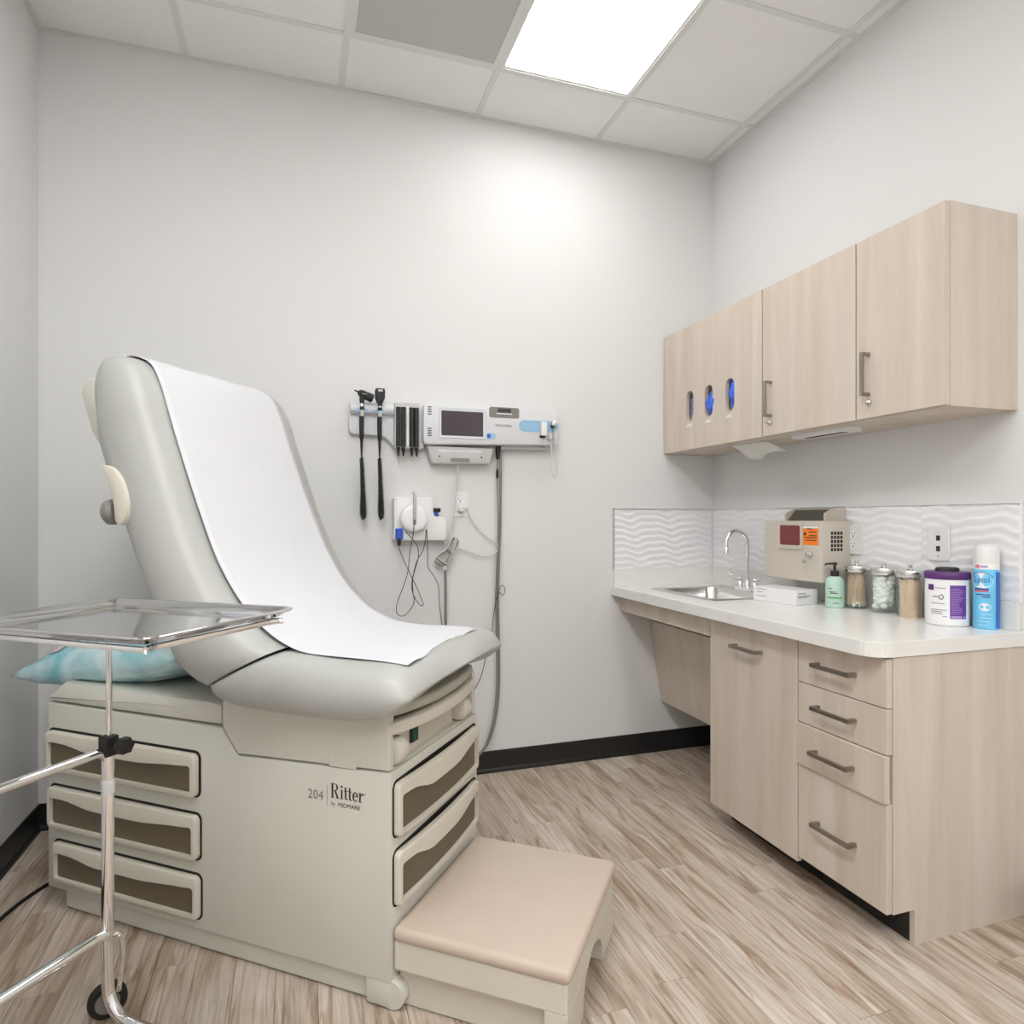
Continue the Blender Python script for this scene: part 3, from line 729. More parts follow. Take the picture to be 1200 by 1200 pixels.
vs = [pf(*p, 0) for p in ov]+[pf(0, 0, 0)]
MB().add(vs, [(i, (i+1)%28, 28) for i in range(28)]).build('logo_oval', 'white_paint', t)
mb = MB(); arc = [pf(.033*math.cos(a), .0245*math.sin(a), .0005) for a in [PI*.1+PI*.8*i/12 for i in range(13)]]
mb.tube(arc, .0009, 5); mb.build('logo_arc', 'navy', t)
text_mb('Lysol', .027, oncan(.143, -.38, rr+.0007), 'CENTER', .8).build('logo_text', 'navy', t)
wrap(MB(), rr+.0003, fa-1.0, fa+.18, .120, .125, 8).build('navy_band', 'navy', t); wrap(MB(), rr+.0003, fa-1.0, fa+.14, .114, .119, 8).build('red_band', 'red', t)
mb = MB()
for z_, a0, a1 in ((.104,-.8,.3),(.097,-.3,.28)): wrap(mb, rr+.0003, fa+a0, fa+a1, z_, z_+.0035, 6)
mb.build('lettering', 'navy', t)
pf = oncan(.068, -.12, rr+.0003); MB().add([pf(.016*math.cos(a), .012*math.sin(a), 0) for a in [2*PI*i/20 for i in range(20)]]+[pf(0,0,0)], [(i, (i+1)%20, 20) for i in range(20)]).build('foam_picture', 'white_paint', t)
mb = MB()
for k in range(4): wrap(mb, rr+.0003, fa-.7+.1*k, fa+.2+.1*k, .012+k*.011, .013+k*.011, 6)
mb.build('small_print', 'white_paint', t)
# outlets
def outlet(y_, z_, label, data=False):
    t = thing('wall_outlet', label, 'outlet', (XR-.011, y_, z_))
    f_ = lambda u,v,d: (-d, u, v)
    MB().prism(rrect(-.037, .037, -.058, .058, .004, 3), f_, .006, 0, .0015).build('cover_plate', 'white_plastic', t)
    if data:
        mb = MB()
        for z0 in (-.018, .018): mb.prism([(-.007,z0-.009),(.007,z0-.009),(.007,z0+.009),(-.007,z0+.009)], f_, .0066, .006)
        mb.build('data_port', 'black_soft', t)
        mb = MB()
        for z0 in (-.042, .042): mb.lathe([(.004,0),(.003,.001)], 10, (-.006,0,z0), (-1,0,0))
        mb.build('screw', 'steel', t)
    else:
        for z0 in (-.02, .02):
            rc = MB().prism(rrect(-.017, .017, z0-.014, z0+.014, .008, 4), f_, .0075, .006).build('receptacle', 'white_paint', t)
            MB().prism([(-.008,z0),(-.006,z0),(-.006,z0+.009),(-.008,z0+.009)], f_, .008, .0075).prism([(.006,z0),(.008,z0),(.008,z0+.008),(.006,z0+.008)], f_, .008, .0075).prism(rrect(-.003,.003,z0-.010,z0-.004,.0028,3), f_, .008, .0075).build('slot', 'dark_gap', rc)
outlet(1.985, 1.108, 'white wall outlet on the wavy tiles beside the sharps container')
outlet(1.632, 1.105, 'white data outlet with two dark ports above the purple-lidded tub', True)

# ------------------------------------------------------------------ examination table
TX = math.radians(-38.8); TO = (.214, 1.571, 0)
et = thing('exam_table', 'grey padded examination table with raised backrest, drawers and pull-out step', 'exam table', TO, TX)
side = lambda u,v,d: (u, d, v)
WB = .515
MB().prism([(-1.206,.065),(0,.065),(0,.576),(-.470,.560),(-.523,.628),(-1.206,.628)], side, 0, WB, .010).build('base_body', 'table_body', et, True, 35)
MB().rbox(-1.15, -.005, .018, WB-.01, .004, .075, .006, 2).build('plinth', 'table_body', et)
mb = MB().rbox(-.075, .0, .004, .05, .003, .070, .008, 2).lathe([(.034,0),(.036,.005),(.036,.035),(.030,.044)], 20, (-.004,.006,.036), (0,1,0)); mb.build('leveling_foot', 'table_body', et, True)
# head-end top cover
cv = [(-1.206,.6315),(-.5235,.6315),(-.5235,.688),(-.56,.694),(-1.14,.694),(-1.20,.652)]
def cover_f(u, v, d): return (u, d, v)
MB().prism(cv, side, 0, WB, .014).build('top_cover', 'table_body', et, True, 35)
# foot-end upper housing: two cheeks, rear wall, recess
cheek = [(-.519,.632),(-.467,.5645),(-.006,.580),(-.006,.712),(-.519,.712)]
MB().prism(cheek, side, .001, .022, .002).build('side_panel', 'table_body', et)
MB().prism(cheek, side, WB-.001, WB-.022, .002).build('side_panel', 'table_body', et)
MB().box(-.519, -.085, .022, WB-.022, .564, .712).build('housing', 'table_beige', et)
MB().box(-.085, -.012, .022, WB-.022, .560, .578).build('shelf', 'table_beige', et)
bd = MB().prism(rrect(-.178, -.096, .571, .606, .005, 3), side, -.0010, .001, .0008).build('access_plate', 'table_body', et)
MB().box(-.086, -.034, .075, WB-.105, .578, .668).build('recess_plate', 'table_beige', et)
sw = MB().rbox(-.036, -.026, .150, .186, .596, .646, .002, 1).build('power_switch', 'black', et)
MB().rbox(-.027, -.024, .157, .179, .602, .640, .001, 1).build('switch_rocker', 'green_lamp', sw)
for y_ in (.050, .432):
    ro = MB().lathe([(.022,-.022),(.032,-.018),(.034,-.008),(.034,.008),(.032,.018),(.022,.022)], 24, (-.020, y_, .614), (0,1,0)).build('roller', 'table_beige', et, True)
    MB().box(-.07, -.03, y_-.027, y_-.022, .590, .640).lathe([(.005,0),(.004,.003)], 10, (-.012, y_-.022, .610), (0,-1,0)).build('roller_bracket', 'table_beige', ro)
# curved rail and leg-rest pad
def bowed(x0, x1, bow, z0, z1, y0, y1, r, name, m, drop=0):
    mb = MB().rbox(x0, x1, y0, y1, z0, z1, r, 2); ym = (y0+y1)/2; h = (y1-y0)/2
    # subdivide along y with a loft instead
    mb = MB(); N = 20; pr = rrect(x0, x1, z0, z1, r, 3); n = len(pr); vs = []
    for i in range(N+1):
        y_ = y0+(y1-y0)*i/N; b = bow*(1-((y_-ym)/h)**2); d_ = drop*(1-((y_-ym)/h)**2)
        for u, v in pr: vs.append((u+(b if u > (x0+x1)/2-.05 else 0), y_, v-d_))
    fs = [(i*n+k, i*n+(k+1)%n, (i+1)*n+(k+1)%n, (i+1)*n+k) for i in range(N) for k in range(n)]+[tuple(range(n)), tuple(N*n+k for k in range(n-1,-1,-1))]
    return mb.add(vs, fs).build(name, m, et, True, 50)
bowed(-.035, -.004, .034, .662, .692, .004, WB-.002, .004, 'curved_rail', 'table_beige', .004)
bowed(-.300, -.008, .030, .703, .732, .016, WB-.014, .010, 'leg_rest_pad', 'vinyl_edge', .006)
# drawers
def sm(a, b, t_): t_ = max(0, min(1, (t_-a)/(b-a))); return t_*t_*(3-2*t_)
def drawer(f, u0, u1, v0, v1, r, dip, edge, off=0.0, bow=0.0):
    lip = lambda t_: dip*sm(.10, .34, t_)*sm(1.0, .66, t_) if True else 0
    lip = lambda t_: dip*(sm(.08, .32, t_)-sm(.62, .95, t_)*.8)
    o_ = outline(u0, u1, v0, v1, r); i_ = outline(u0+edge, u1-edge, v0+edge*.9, v1-.030, r*.55, lip)
    um = (u0+u1)/2; hw = (u1-u0)/2
    g_ = lambda u, v, d: f(u, v, d-off-(bow*(1-((u-um)/hw)**2)))
    dr = MB().ring(o_, i_, g_, -.016, .002, -.004, .005).build('drawer', 'table_beige', et, True, 50)
    n = len(i_); c = [(um, (v0+v1)/2-.012)]
    vs = [g_(p[0], p[1], -.0045) for p in i_]; 
    # panel as a strip fan between bottom and top edges
    MB().add(vs, [tuple(range(n))]).build('inset_panel', 'drawer_brown', dr)
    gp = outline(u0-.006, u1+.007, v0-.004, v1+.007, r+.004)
    MB().ring(gp, inset(gp, .020), lambda u,v,d: f(u, v, d), -.0008, .001, -.0006, .0003).build('gap_shade', 'dark_gap', dr)  # dark ring on the body stands in for the shaded recess around the drawer
    return dr
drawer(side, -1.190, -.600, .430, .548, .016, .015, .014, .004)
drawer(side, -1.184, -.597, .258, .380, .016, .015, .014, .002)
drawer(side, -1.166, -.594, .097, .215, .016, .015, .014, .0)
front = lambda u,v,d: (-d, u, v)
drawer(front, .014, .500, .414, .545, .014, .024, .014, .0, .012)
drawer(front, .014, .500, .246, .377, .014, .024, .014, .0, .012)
# printed name on the side
pl = lambda u0, v0: (lambda u, v, d: (u0+u, -.0012, v0+v))
text_mb('204', .034, pl(-.241, .483), 'LEFT', .95).build('lettering', 'ink_soft', et)
MB().add([(-.183,-.0012,.470),(-.1818,-.0012,.470),(-.1818,-.0012,.522),(-.183,-.0012,.522)], [(0,1,2,3)]).build('rule', 'ink_red', et)
def ritter():
    mb = MB(); hx = .042; xh = .0265
    def R(u0, u1, v0, v1): mb.add([(u0,v0,0),(u1,v0,0),(u1,v1,0),(u0,v1,0)], [(0,1,2,3)])
    def P(p): mb.add([(a_,b_,0) for a_, b_ in p], [tuple(range(len(p)))])
    def arcb(cx, cy, rx, ry, wx, wy, a0, a1, n=14):
        for i in range(n):
            q = [a0+(a1-a0)*(i+k)/n for k in (0, 1)]
            P([(cx+rx*math.cos(q[0]), cy+ry*math.sin(q[0])), (cx+rx*math.cos(q[1]), cy+ry*math.sin(q[1])), (cx+(rx-wx)*math.cos(q[1]), cy+(ry-wy)*math.sin(q[1])), (cx+(rx-wx)*math.cos(q[0]), cy+(ry-wy)*math.sin(q[0]))])
    # R
    R(.003,.009,0,hx); R(0,.012,0,.0018); R(0,.012,hx-.0018,hx); R(.009,.014,hx-.0018,hx); R(.009,.014,.021,.0228)
    arcb(.0135,.0315,.0105,.0105,.0055,.0018,-PI/2,PI/2); P([(.012,.022),(.0175,.022),(.026,0),(.020,0)]); R(.018,.029,0,.0018)
    x0 = .031
    R(x0+.002,x0+.007,0,xh); R(x0,x0+.009,0,.0018); R(x0,x0+.007,xh-.0018,xh); P([(x0+.0045+.0035*math.cos(a), .036+.0035*math.sin(a)) for a in [2*PI*i/12 for i in range(12)]])
    for x0 in (.042, .055):
        R(x0+.003,x0+.008,.004,.036); R(x0,x0+.012,xh-.0022,xh); arcb(x0+.0085,.005,.0055,.005,.005,.0022,PI,PI*1.9,8)
    x0 = .069; arcb(x0+.0085,xh/2,.0085,xh/2+.0005,.0052,.002,PI*.12,PI*1.78,20); arcb(x0+.0085,xh/2,.0085,xh/2+.0005,.0045,.002,0,PI*.14,3); R(x0+.003,x0+.0165,xh/2,xh/2+.0018)
    x0 = .088; R(x0+.002,x0+.007,0,xh); R(x0,x0+.010,0,.0018); R(x0,x0+.007,xh-.0018,xh); arcb(x0+.0115,xh-.010,.0062,.010,.003,.003,PI*.35,PI,8); P([(x0+.0145+.003*math.cos(a), xh-.004+.003*math.sin(a)) for a in [2*PI*i/10 for i in range(10)]])
    P([(.109+.0016*math.cos(a), .026+.0016*math.sin(a)) for a in [2*PI*i/8 for i in range(8)]])
    return mb
mb = ritter(); mb.v = [(-.172+v[0]*.93, -.0012, .4935+v[1]*.86) for v in mb.v]; mb.build('lettering', 'ink', et)
text_mb('by', .016, pl(-.170, .474), 'LEFT', .8).build('lettering', 'ink_soft', et)
text_mb('MIDMARK', .0155, pl(-.150, .4735), 'LEFT', .95).build('lettering', 'ink', et)
# step
st = MB().rbox(.004, .438, .006, .494, .100, .172, .006, 2).build('step', 'table_beige', et)
MB().rbox(.0015, .446, 0, .500, .168, .204, .016, 4).build('step_pad', 'step_pad', st, True, 60)
MB().box(.006, .40, .034, .044, .004, .10).box(.006, .40, .456, .466, .004, .10).build('skirt', 'table_beige', st)
for a_, b_, pts_ in ((.006, .145, [(.145,.004),(.150,.045),(.168,.075),(.195,.092),(.225,.1),(.225,.102),(.145,.102)]), (.355, .494, [(.355,.004),(.355,.102),(.275,.102),(.275,.1),(.305,.092),(.332,.075),(.350,.045)])):
    MB().prism([(a_,.004),(b_,.004),(b_,.102),(a_,.102)], lambda u,v,d: (d,u,v), .438, .385).prism(pts_, lambda u,v,d: (d,u,v), .438, .405).build('leg', 'table_beige', st)
# cushions
YM, HW = .290, .365
def cushion(stations, name, sec, sub=5, hw=HW):
    F = catmull([(s_[0][0], 0, s_[0][1]) for s_ in stations], sub); R_ = catmull([(s_[1][0], 0, s_[1][1]) for s_ in stations], sub); W_ = catmull([(s_[2], 0, 0) for s_ in stations], sub)
    full = [(t_, -w_) for t_, w_ in sec]+[(t_, w_) for t_, w_ in reversed(sec)]; n = len(full); vs = []
    for f_, r_, w_ in zip(F, R_, W_):
        for t_, q in full:
            p = f_.lerp(r_, t_); y_ = YM+q*hw*w_.x
            vs.append((p.x-.055*(y_-YM), y_, p.z))
    fs = [(i*n+k, i*n+(k+1)%n, (i+1)*n+(k+1)%n, (i+1)*n+k) for i in range(len(F)-1) for k in range(n)]+[tuple(range(n)), tuple((len(F)-1)*n+k for k in range(n-1,-1,-1))]
    return MB().add(vs, fs).build(name, 'vinyl', et, True, 75)
sec = [(0,.0),(0,.35),(.0,.66),(.008,.76),(.035,.85),(.09,.915),(.18,.955),(.32,.985),(.46,1.0),(.60,.998),(.74,.988),(.86,.970),(.94,.945),(.985,.915),(1,.87),(1,.5),(1,0)]
back = cushion([((-.908,1.655),(-.945,1.645),.86),((-.862,1.650),(-.955,1.618),.94),((-.815,1.618),(-.964,1.560),.98),((-.772,1.545),(-.950,1.478),1),((-.742,1.462),(-.938,1.398),1),
   ((-.682,1.310),(-.872,1.245),1),((-.610,1.140),(-.795,1.075),1),((-.548,1.030),(-.742,.975),1),((-.472,.935),(-.695,.875),1),((-.408,.882),(-.648,.802),1),((-.368,.862),(-.600,.764),.985),((-.345,.852),(-.560,.744),.96)], 'backrest', sec)
seat = cushion([((-.352,.842),(-.555,.742),.945),((-.330,.844),(-.532,.727),.975),((-.285,.841),(-.487,.712),.99),((-.235,.838),(-.42,.705),1),((-.150,.835),(-.28,.702),1),((-.060,.836),(-.14,.702),1),((.000,.834),(-.045,.708),1),
   ((.034,.822),(.000,.718),.985),((.055,.800),(.030,.736),.965),((.064,.780),(.050,.755),.93),((.062,.770),(.058,.764),.90)], 'seat', sec)
for v in seat.data.vertices:                       # the front lip arches up in the middle
    if v.co.x > -.12 and v.co.z < .79:
        q_ = (v.co.y-YM)/HW; k_ = min(1, (v.co.x+.12)/.10)
        v.co.z += .030*(1-q_*q_)*k_*min(1, (.79-v.co.z)/.06)
# back pan and release handle
upv = Vector((-.43, 0, .9)).normalized(); nr = Vector((-.9, 0, -.43)).normalized()
mb = MB(); pr = [(-1.056,1.556),(-1.048,1.588),(-1.022,1.602),(-.93,1.59),(-.78,1.20),(-.865,1.24),(-.965,1.385),(-1.010,1.440)]
mb.prism(pr, lambda u,v,d: (u-.055*(d-YM), d, v), -.018, .598, .012); mb.build('back_pan', 'table_body', back, True, 30)
arc_ = [(-.905,1.335),(-.868,1.329),(-.836,1.302),(-.816,1.264),(-.809,1.226),(-.816,1.190),(-.834,1.172),(-.852,1.182),(-.857,1.215),(-.866,1.256),(-.882,1.298)]
arc_ = [(p.x+.042, p.z) for p in catmull([(a_, 0, b_) for a_, b_ in arc_], 3, True)]
kb = MB().prism(arc_, lambda u,v,d: (u, d, v), -.086, -.010, .005).build('release_hub', 'table_beige', back, True, 40)
MB().lathe([(.012,-.05),(.012,-.012),(.028,-.010),(.036,.0),(.034,.016),(.022,.026),(.005,.028)], 24, (-.858,-.050,1.208), (-.75,-.25,-.1)).build('release_knob', 'cord_grey', kb, True)

# paper sheet on the cushions
def prof_interp(prof, n):
    P = catmull([(a_, 0, b_) for a_, b_ in prof], 8); return P
pp = prof_interp([(-.990,1.590),(-.955,1.640),(-.905,1.664),(-.855,1.653),(-.812,1.625),(-.775,1.562),(-.738,1.470),(-.682,1.330),(-.628,1.205),(-.570,1.085),(-.502,.985),(-.430,.912),(-.365,.870),(-.290,.8450),(-.200,.8385),(-.110,.8375),(-.030,.8375),(.010,.834)], 8)
def paper_f(u, v):
    q = v*(len(pp)-1); i = min(int(q), len(pp)-2); p = pp[i].lerp(pp[i+1], q-i)
    y_ = .018+.534*u+.004*math.sin(v*9); e = max(0, v-.93)/.07
    xx = p.x-.055*(y_-YM)+.012*math.sin(u*7+1)*e*e-.02*e*u
    zz = p.z+.0025*math.sin(u*23)*e*e+.0012*math.sin(u*17+v*31)+.0015
    return (xx, y_, zz)
o = sheet(paper_f, 24, 110, 'exam_paper', 'paper', None, .0005); o.location = TO; o.rotation_euler = (0, 0, TX)
tag(o, 'long white paper sheet draped over the examination table cushions', 'paper sheet')

# pillow in a turquoise wrap
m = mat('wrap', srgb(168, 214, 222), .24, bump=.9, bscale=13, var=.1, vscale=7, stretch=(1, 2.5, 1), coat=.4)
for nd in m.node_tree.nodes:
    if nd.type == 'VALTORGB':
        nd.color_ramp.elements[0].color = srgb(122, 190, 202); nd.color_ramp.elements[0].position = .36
        nd.color_ramp.elements[1].color = srgb(206, 230, 234); nd.color_ramp.elements[1].position = .62  # whitish end of the ramp paints in highlights on the plastic film
def ptop(a_, b_): return (max(0, (1-abs(a_)**3))**.5*max(0, (1-abs(b_)**3))**.5)*.098
def pillow():
    nu, nv = 44, 34; vs = []; fs = []
    A_, B_, Hh = .385, .25, .098
    for side_ in (1, -1):
        for j in range(nv+1):
            for i in range(nu+1):
                a_ = -1+2*i/nu; b_ = -1+2*j/nv
                h = max(0, (1-abs(a_)**3))**.5*max(0, (1-abs(b_)**3))**.5
                pin = 1-.07*(1-abs(b_)**2)*abs(a_)**3; pin2 = 1-.07*(1-abs(a_)**2)*abs(b_)**3
                wr = .007*math.sin(9*a_+4*b_)*math.sin(5*b_+2)+.005*math.sin(23*a_*b_+7*a_)+.003*math.sin(31*a_-13*b_)
                z_ = side_*h*Hh+(wr*h if side_ > 0 else wr*.4*h)+.02*(a_*a_)*(a_ < 0)*0
                vs.append((a_*A_*pin, b_*B_*pin2, z_ if side_ > 0 else z_*.75))
    n = nu+1; off = (nv+1)*n
    for s_ in (0, 1):
        for j in range(nv):
            for i in range(nu):
                q = (j*n+i, j*n+i+1, (j+1)*n+i+1, (j+1)*n+i); q = tuple(k+off*s_ for k in q); fs.append(q if s_ == 0 else q[::-1])
    return MB().add(vs, fs)
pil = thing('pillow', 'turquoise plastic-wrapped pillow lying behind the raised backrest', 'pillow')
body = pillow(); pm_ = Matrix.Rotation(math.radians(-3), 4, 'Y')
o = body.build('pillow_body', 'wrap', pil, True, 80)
md = bmesh.new(); md.from_mesh(o.data); bmesh.ops.remove_doubles(md, verts=md.verts, dist=.0008); md.to_mesh(o.data); md.free()
sheet(lambda u, v: (.385*(-.62+.13*u)*.99, .25*(-.86+.30*v)*.99, ptop(-.62+.13*u, -.86+.30*v)+.0065), 6, 8, 'wrap_label', 'wrap_pink', pil, .0006)
lp = Matrix.Translation(Vector(TO)) @ Matrix.Rotation(TX, 4, 'Z') @ Matrix.Translation((-1.015, .245, .742)) @ Matrix.Rotation(math.radians(-4), 4, 'Z') @ Matrix.Rotation(math.radians(-9.0), 4, 'Y')
pil.matrix_world = lp
loc_ = Matrix.Translation((-1.015, .245, .742)) @ Matrix.Rotation(math.radians(-4), 4, 'Z') @ Matrix.Rotation(math.radians(-9.0), 4, 'Y'); inv_ = loc_.inverted()
for v in o.data.vertices:                          # the pillow settles on the cover
    p = loc_ @ v.co
    if p.x > -1.205 and p.y > -.004:
        zc = (.694 if p.x > -1.14 else .652+(p.x+1.20)*.7)+.003
        if p.z < zc: p.z = zc; v.co = inv_ @ p
# power cord of the table
t = tag(MB().tube([(-.84,2.05,.006),(-.838,2.20,.006),(-.832,2.29,.006),(-.819,2.343,.006),(-.796,2.406,.006),(-.772,2.453,.006),(-.728,2.52,.006),(-.68,2.57,.007)], .0055, 8, 6).build('floor_cable', 'black', None, True), 'black power cord on the floor behind the examination table', 'cord')

# ------------------------------------------------------------------ instrument stand and tray
sd = thing('instrument_stand', 'chrome instrument stand on casters in front of the examination table', 'stand', TO, TX)
PX, PY, PY2 = -.578, -.284, -.600
def post(py, s_):
    MB().tube([(PX+.004,py,.63),(PX+.004,py,.955),(PX+.010,py,.973),(PX+.030,py,.981),(PX+.08,py,.981)], .0062, 10, 4).build('rod', 'chrome', sd, True)
    tb = MB().tube([(PX,py,.660),(PX,py,.40),(PX-.002,py,.20),(PX,py,.12),(PX+.006,py,.088),(PX+.024,py,.062),(PX+.055,py,.047),(PX+.11,py,.044),(PX+.40,py,.044)], .0132, 14, 6).build('upright_tube', 'chrome', sd, True)
    cl = MB().prism(rrect(-.0155,.0155,-.0155,.0155,.004,2), lambda u,v,d: (PX+.002+u, py+v, d), .690, .645, .004).build('collar', 'black', sd)
    MB().cyl((PX+.016,py,.672), (PX+.046,py,.672), .0045, 10).build('knob_stem', 'steel', cl, True)
    star = [((.020 if k % 2 == 0 else .0165)*math.cos(PI*k/6), (.020 if k % 2 == 0 else .0165)*math.sin(PI*k/6)) for k in range(12)]
    MB().prism(star, lambda u,v,d: (PX+.042+d, py+u, .672+v), .022, 0, .004).build('clamp_knob', 'black', cl)
    # caster below the bend and at the end of the foot
    for cx_, cy_ in ((PX-.048, py+.036), (PX+.40, py+.034)):
        cz = .0425; ax_ = (.8, -.6, 0)
        ca = MB().lathe([(.012,-.012),(.036,-.011),(.0415,-.006),(.0415,.006),(.036,.011),(.012,.012)], 28, (cx_, cy_, cz), ax_).build('caster', 'rubber', sd, True)
        MB().lathe([(.022,-.0125),(.026,-.0132),(.026,.0132),(.022,.0125)], 20, (cx_, cy_, cz), ax_).build('caster_hub', 'cord_grey', ca, True)
        MB().tube([(cx_+.012,cy_-.009,cz),(cx_+.020,cy_-.014,cz+.03),(cx_+.016,cy_-.012,.092),(cx_+.040,cy_-.03,.096)], .007, 8, 5).build('caster_fork', 'steel', ca, True)
    MB().tube([(PX,py+.004,.225),(PX+.006,py+.026,.215),(PX+.004,py+.034,.16),(PX-.004,py+.030,.08)], .006, 8, 6).build('brace', 'chrome', sd, True)
post(PY, 1); post(PY2, -1)
MB().tube([(PX,PY,.620),(PX,PY-.006,.643),(PX,PY-.025,.655),(PX,PY-.06,.655),(PX,PY2+.06,.655),(PX,PY2+.025,.655),(PX,PY2+.006,.643),(PX,PY2,.62)], .0105, 12, 5).build('upper_rung', 'chrome', sd, True)
MB().tube([(PX,PY-.004,.232),(PX,PY-.03,.236),(PX,PY-.06,.236),(PX,PY2+.06,.236),(PX,PY2+.03,.236),(PX,PY2+.004,.232)], .0125, 12, 4).build('lower_rung', 'chrome', sd, True)
mb = MB().lathe([(.0134,.556),(.0138,.5565),(.0138,.588),(.0134,.5885)], 20, (PX, PY, 0)); stk = mb.build('sticker', 'white_paint', sd, True)
fa_ = math.atan2(-1.1, 1.35)
mb = MB()
for k in range(3): wrap(mb, .0139, fa_-1.15, fa_-.75-.1*k, .563+k*.007, .5645+k*.007, 4)
mb.map(lambda v: v+Vector((PX, PY, 0))); mb.build('sticker_print', 'ink', stk)
# tray support frame
TCX, TCY, TA, TB, TZ = -.322, -.442, .252, .188, 1.002
MB().tube([(PX+.06,PY,.981),(-.12,PY+.0,.981),(-.095,PY-.03,.981),(-.095,PY2+.03,.981),(-.12,PY2,.981),(PX+.06,PY2,.981)], .0055, 8, 4).build('support_frame', 'chrome', sd, True)
tr = thing('instrument_tray', 'shallow polished stainless steel tray on the chrome stand', 'tray', TO, TX)
rings = []
R_ = lambda g, z_: (rrect(-TA+g, TA-g, -TB+g, TB-g, max(.012, .030-g*.5), 6), z_)
rot = Matrix.Rotation(math.radians(2.2), 3, 'Z')
prf = [R_(.034,-.0150), R_(.018,-.0125), R_(.008,-.0045), R_(-.001,-.0025), R_(-.0025,.0005), R_(-.0005,.003), R_(.003,.003), R_(.006,.0008), R_(.020,-.0105), R_(.034,-.0130), R_(.040,-.0134), R_(.046,-.0134)]
mb = MB(); n = len(prf[0][0]); vs = [Vector((p[0], p[1], z_)) for ring, z_ in prf for p in ring]
fs = [(i*n+k, i*n+(k+1)%n, (i+1)*n+(k+1)%n, (i+1)*n+k) for i in range(len(prf)-1) for k in range(n)]+[tuple(range(n-1,-1,-1)), tuple((len(prf)-1)*n+k for k in range(n))]
mb.add([tuple(rot @ v+Vector((TCX, TCY, TZ))) for v in vs], fs); mb.build('tray_pan', 'tray_steel', tr, True, 60)

# ------------------------------------------------------------------ wall-mounted diagnostic station
WY = YB
ds = thing('diagnostic_station', 'white wall-mounted vital signs station with screen and instrument cradle', 'medical device', (.2, YB, 1.4))
bk = lambda u, v, d: (u-.2, -d, v-1.4)      # u = world x, v = world z, d = distance from the wall
MB().prism([(.212,1.575),(.216,1.563),(.228,1.556),(.350,1.552),(.372,1.545),(.390,1.525),(.410,1.500),(.520,1.497),(.540,1.505),(.540,1.702),(.410,1.704),(.228,1.697),(.216,1.692),(.212,1.682)], bk, .032, .001, .006).build('back_panel', 'device', ds, True, 40)
MB().tube([bk(.216,1.668,.040), bk(.402,1.668,.040)], .026, 18).build('cradle_bar', 'device', ds, True, 60)
MB().prism([(.535,1.520),(.560,1.517),(1.150,1.535),(1.170,1.541),(1.176,1.556),(1.176,1.680),(1.170,1.692),(1.155,1.697),(.560,1.704),(.540,1.700),(.531,1.690),(.529,1.536)], bk, .075, .001, .010).build('monitor_body', 'device', ds, True, 40)
sp = MB().prism(rrect(.405,.515,1.497,1.699,.006,3), bk, .062, .030, .004).build('specula_dispenser', 'device_grey', ds, True)
for k, u in enumerate((.421, .443, .480, .501)):
    sl_ = MB().cyl(bk(u,1.505,.062), bk(u,1.678,.062), .0105, 12).build('specula_tube', 'black_soft', sp, True)
    MB().lathe([(.009,0),(.0085,.008),(.005,.03),(.003,.04)], 12, bk(u,1.502,.062), (0,0,-1)).build('specula_tip', 'black', sl_, True)
MB().prism([(.4575,1.505),(.4645,1.505),(.4645,1.685),(.4575,1.685)], bk, .068, .060).build('divider', 'steel', sp)
MB().lathe([(.005,0),(.005,.004)], 12, bk(.461,1.59,.068), (0,-1,0)).build('latch', 'steel', sp)
mb = MB()
for z_ in (1.668, 1.573):
    for k in range(4): mb.prism(rrect(.548,.566,z_-.018+k*.0105,z_-.0135+k*.0105,.002,2), bk, .0758, .0745)
mb.build('vent_slots', 'dark_gap', ds)
sf = MB().ring(outline(.600,.812,1.550,1.682,.005), outline(.609,.803,1.560,1.671,.002), bk, .078, .074, .0752, .0015).build('screen_frame', 'device', ds)
MB().prism(outline(.609,.803,1.560,1.671,.002), bk, .0756, .075).build('screen', 'screen', sf)
pc = MB().prism(rrect(.832,.976,1.652,1.700,.010,4), bk, .0772, .072, .001).build('printer_door', 'cord_grey', ds)
MB().prism([(.866,1.668),(.940,1.668),(.940,1.672),(.866,1.672)], bk, .0785, .077).build('paper_slot', 'white_paint', pc)
MB().prism(rrect(.872,.936,1.676,1.694,.003,2), bk, .0782, .077).build('printer_lid', 'cord_dark', pc)
text_mb('WelchAllyn', .0165, (lambda u,v,d: bk(.860+u, 1.611+v, .0757)), 'LEFT', 1.05).build('lettering', 'ink', ds)
bt = MB().prism(rrect(.818,.862,1.552,1.580,.0135,6), bk, .0765, .0745).build('button_pad', 'blue_pale', ds)
MB().lathe([(.009,0),(.008,.002)], 14, bk(.830,1.566,.0765), (0,-1,0)).build('button', 'blue', bt)
wl = MB().ring(outline(.976,1.168,1.594,1.646,.024), outline(.981,1.163,1.599,1.641,.020), bk, .0765, .074, .0752, .001).build('probe_well', 'blue_pale', ds)
MB().prism(outline(.981,1.163,1.599,1.641,.020), bk, .0756, .075).build('well_floor', 'blue_pale', wl)
pb = MB().prism(rrect(1.078,1.108,1.575,1.640,.004,3), bk, .098, .075, .003).build('probe_holder', 'white_plastic', ds)
MB().prism(rrect(1.076,1.100,1.566,1.578,.004,3), bk, .094, .078).build('holder_tip', 'black_soft', pb)
ps = thing('power_supply', 'grey power supply housing hanging below the monitor of the wall station', 'power supply', (.2, YB, 1.4))
MB().prism([(.548,1.516),(.862,1.512),(.842,1.445),(.834,1.438),(.580,1.434),(.568,1.440)], bk, .060, .001, .010).build('housing', 'device_grey', ps, True, 30)
MB().prism(rrect(.600,.800,1.490,1.498,.003,2), bk, .0606, .058).build('ridge', 'device', ps)
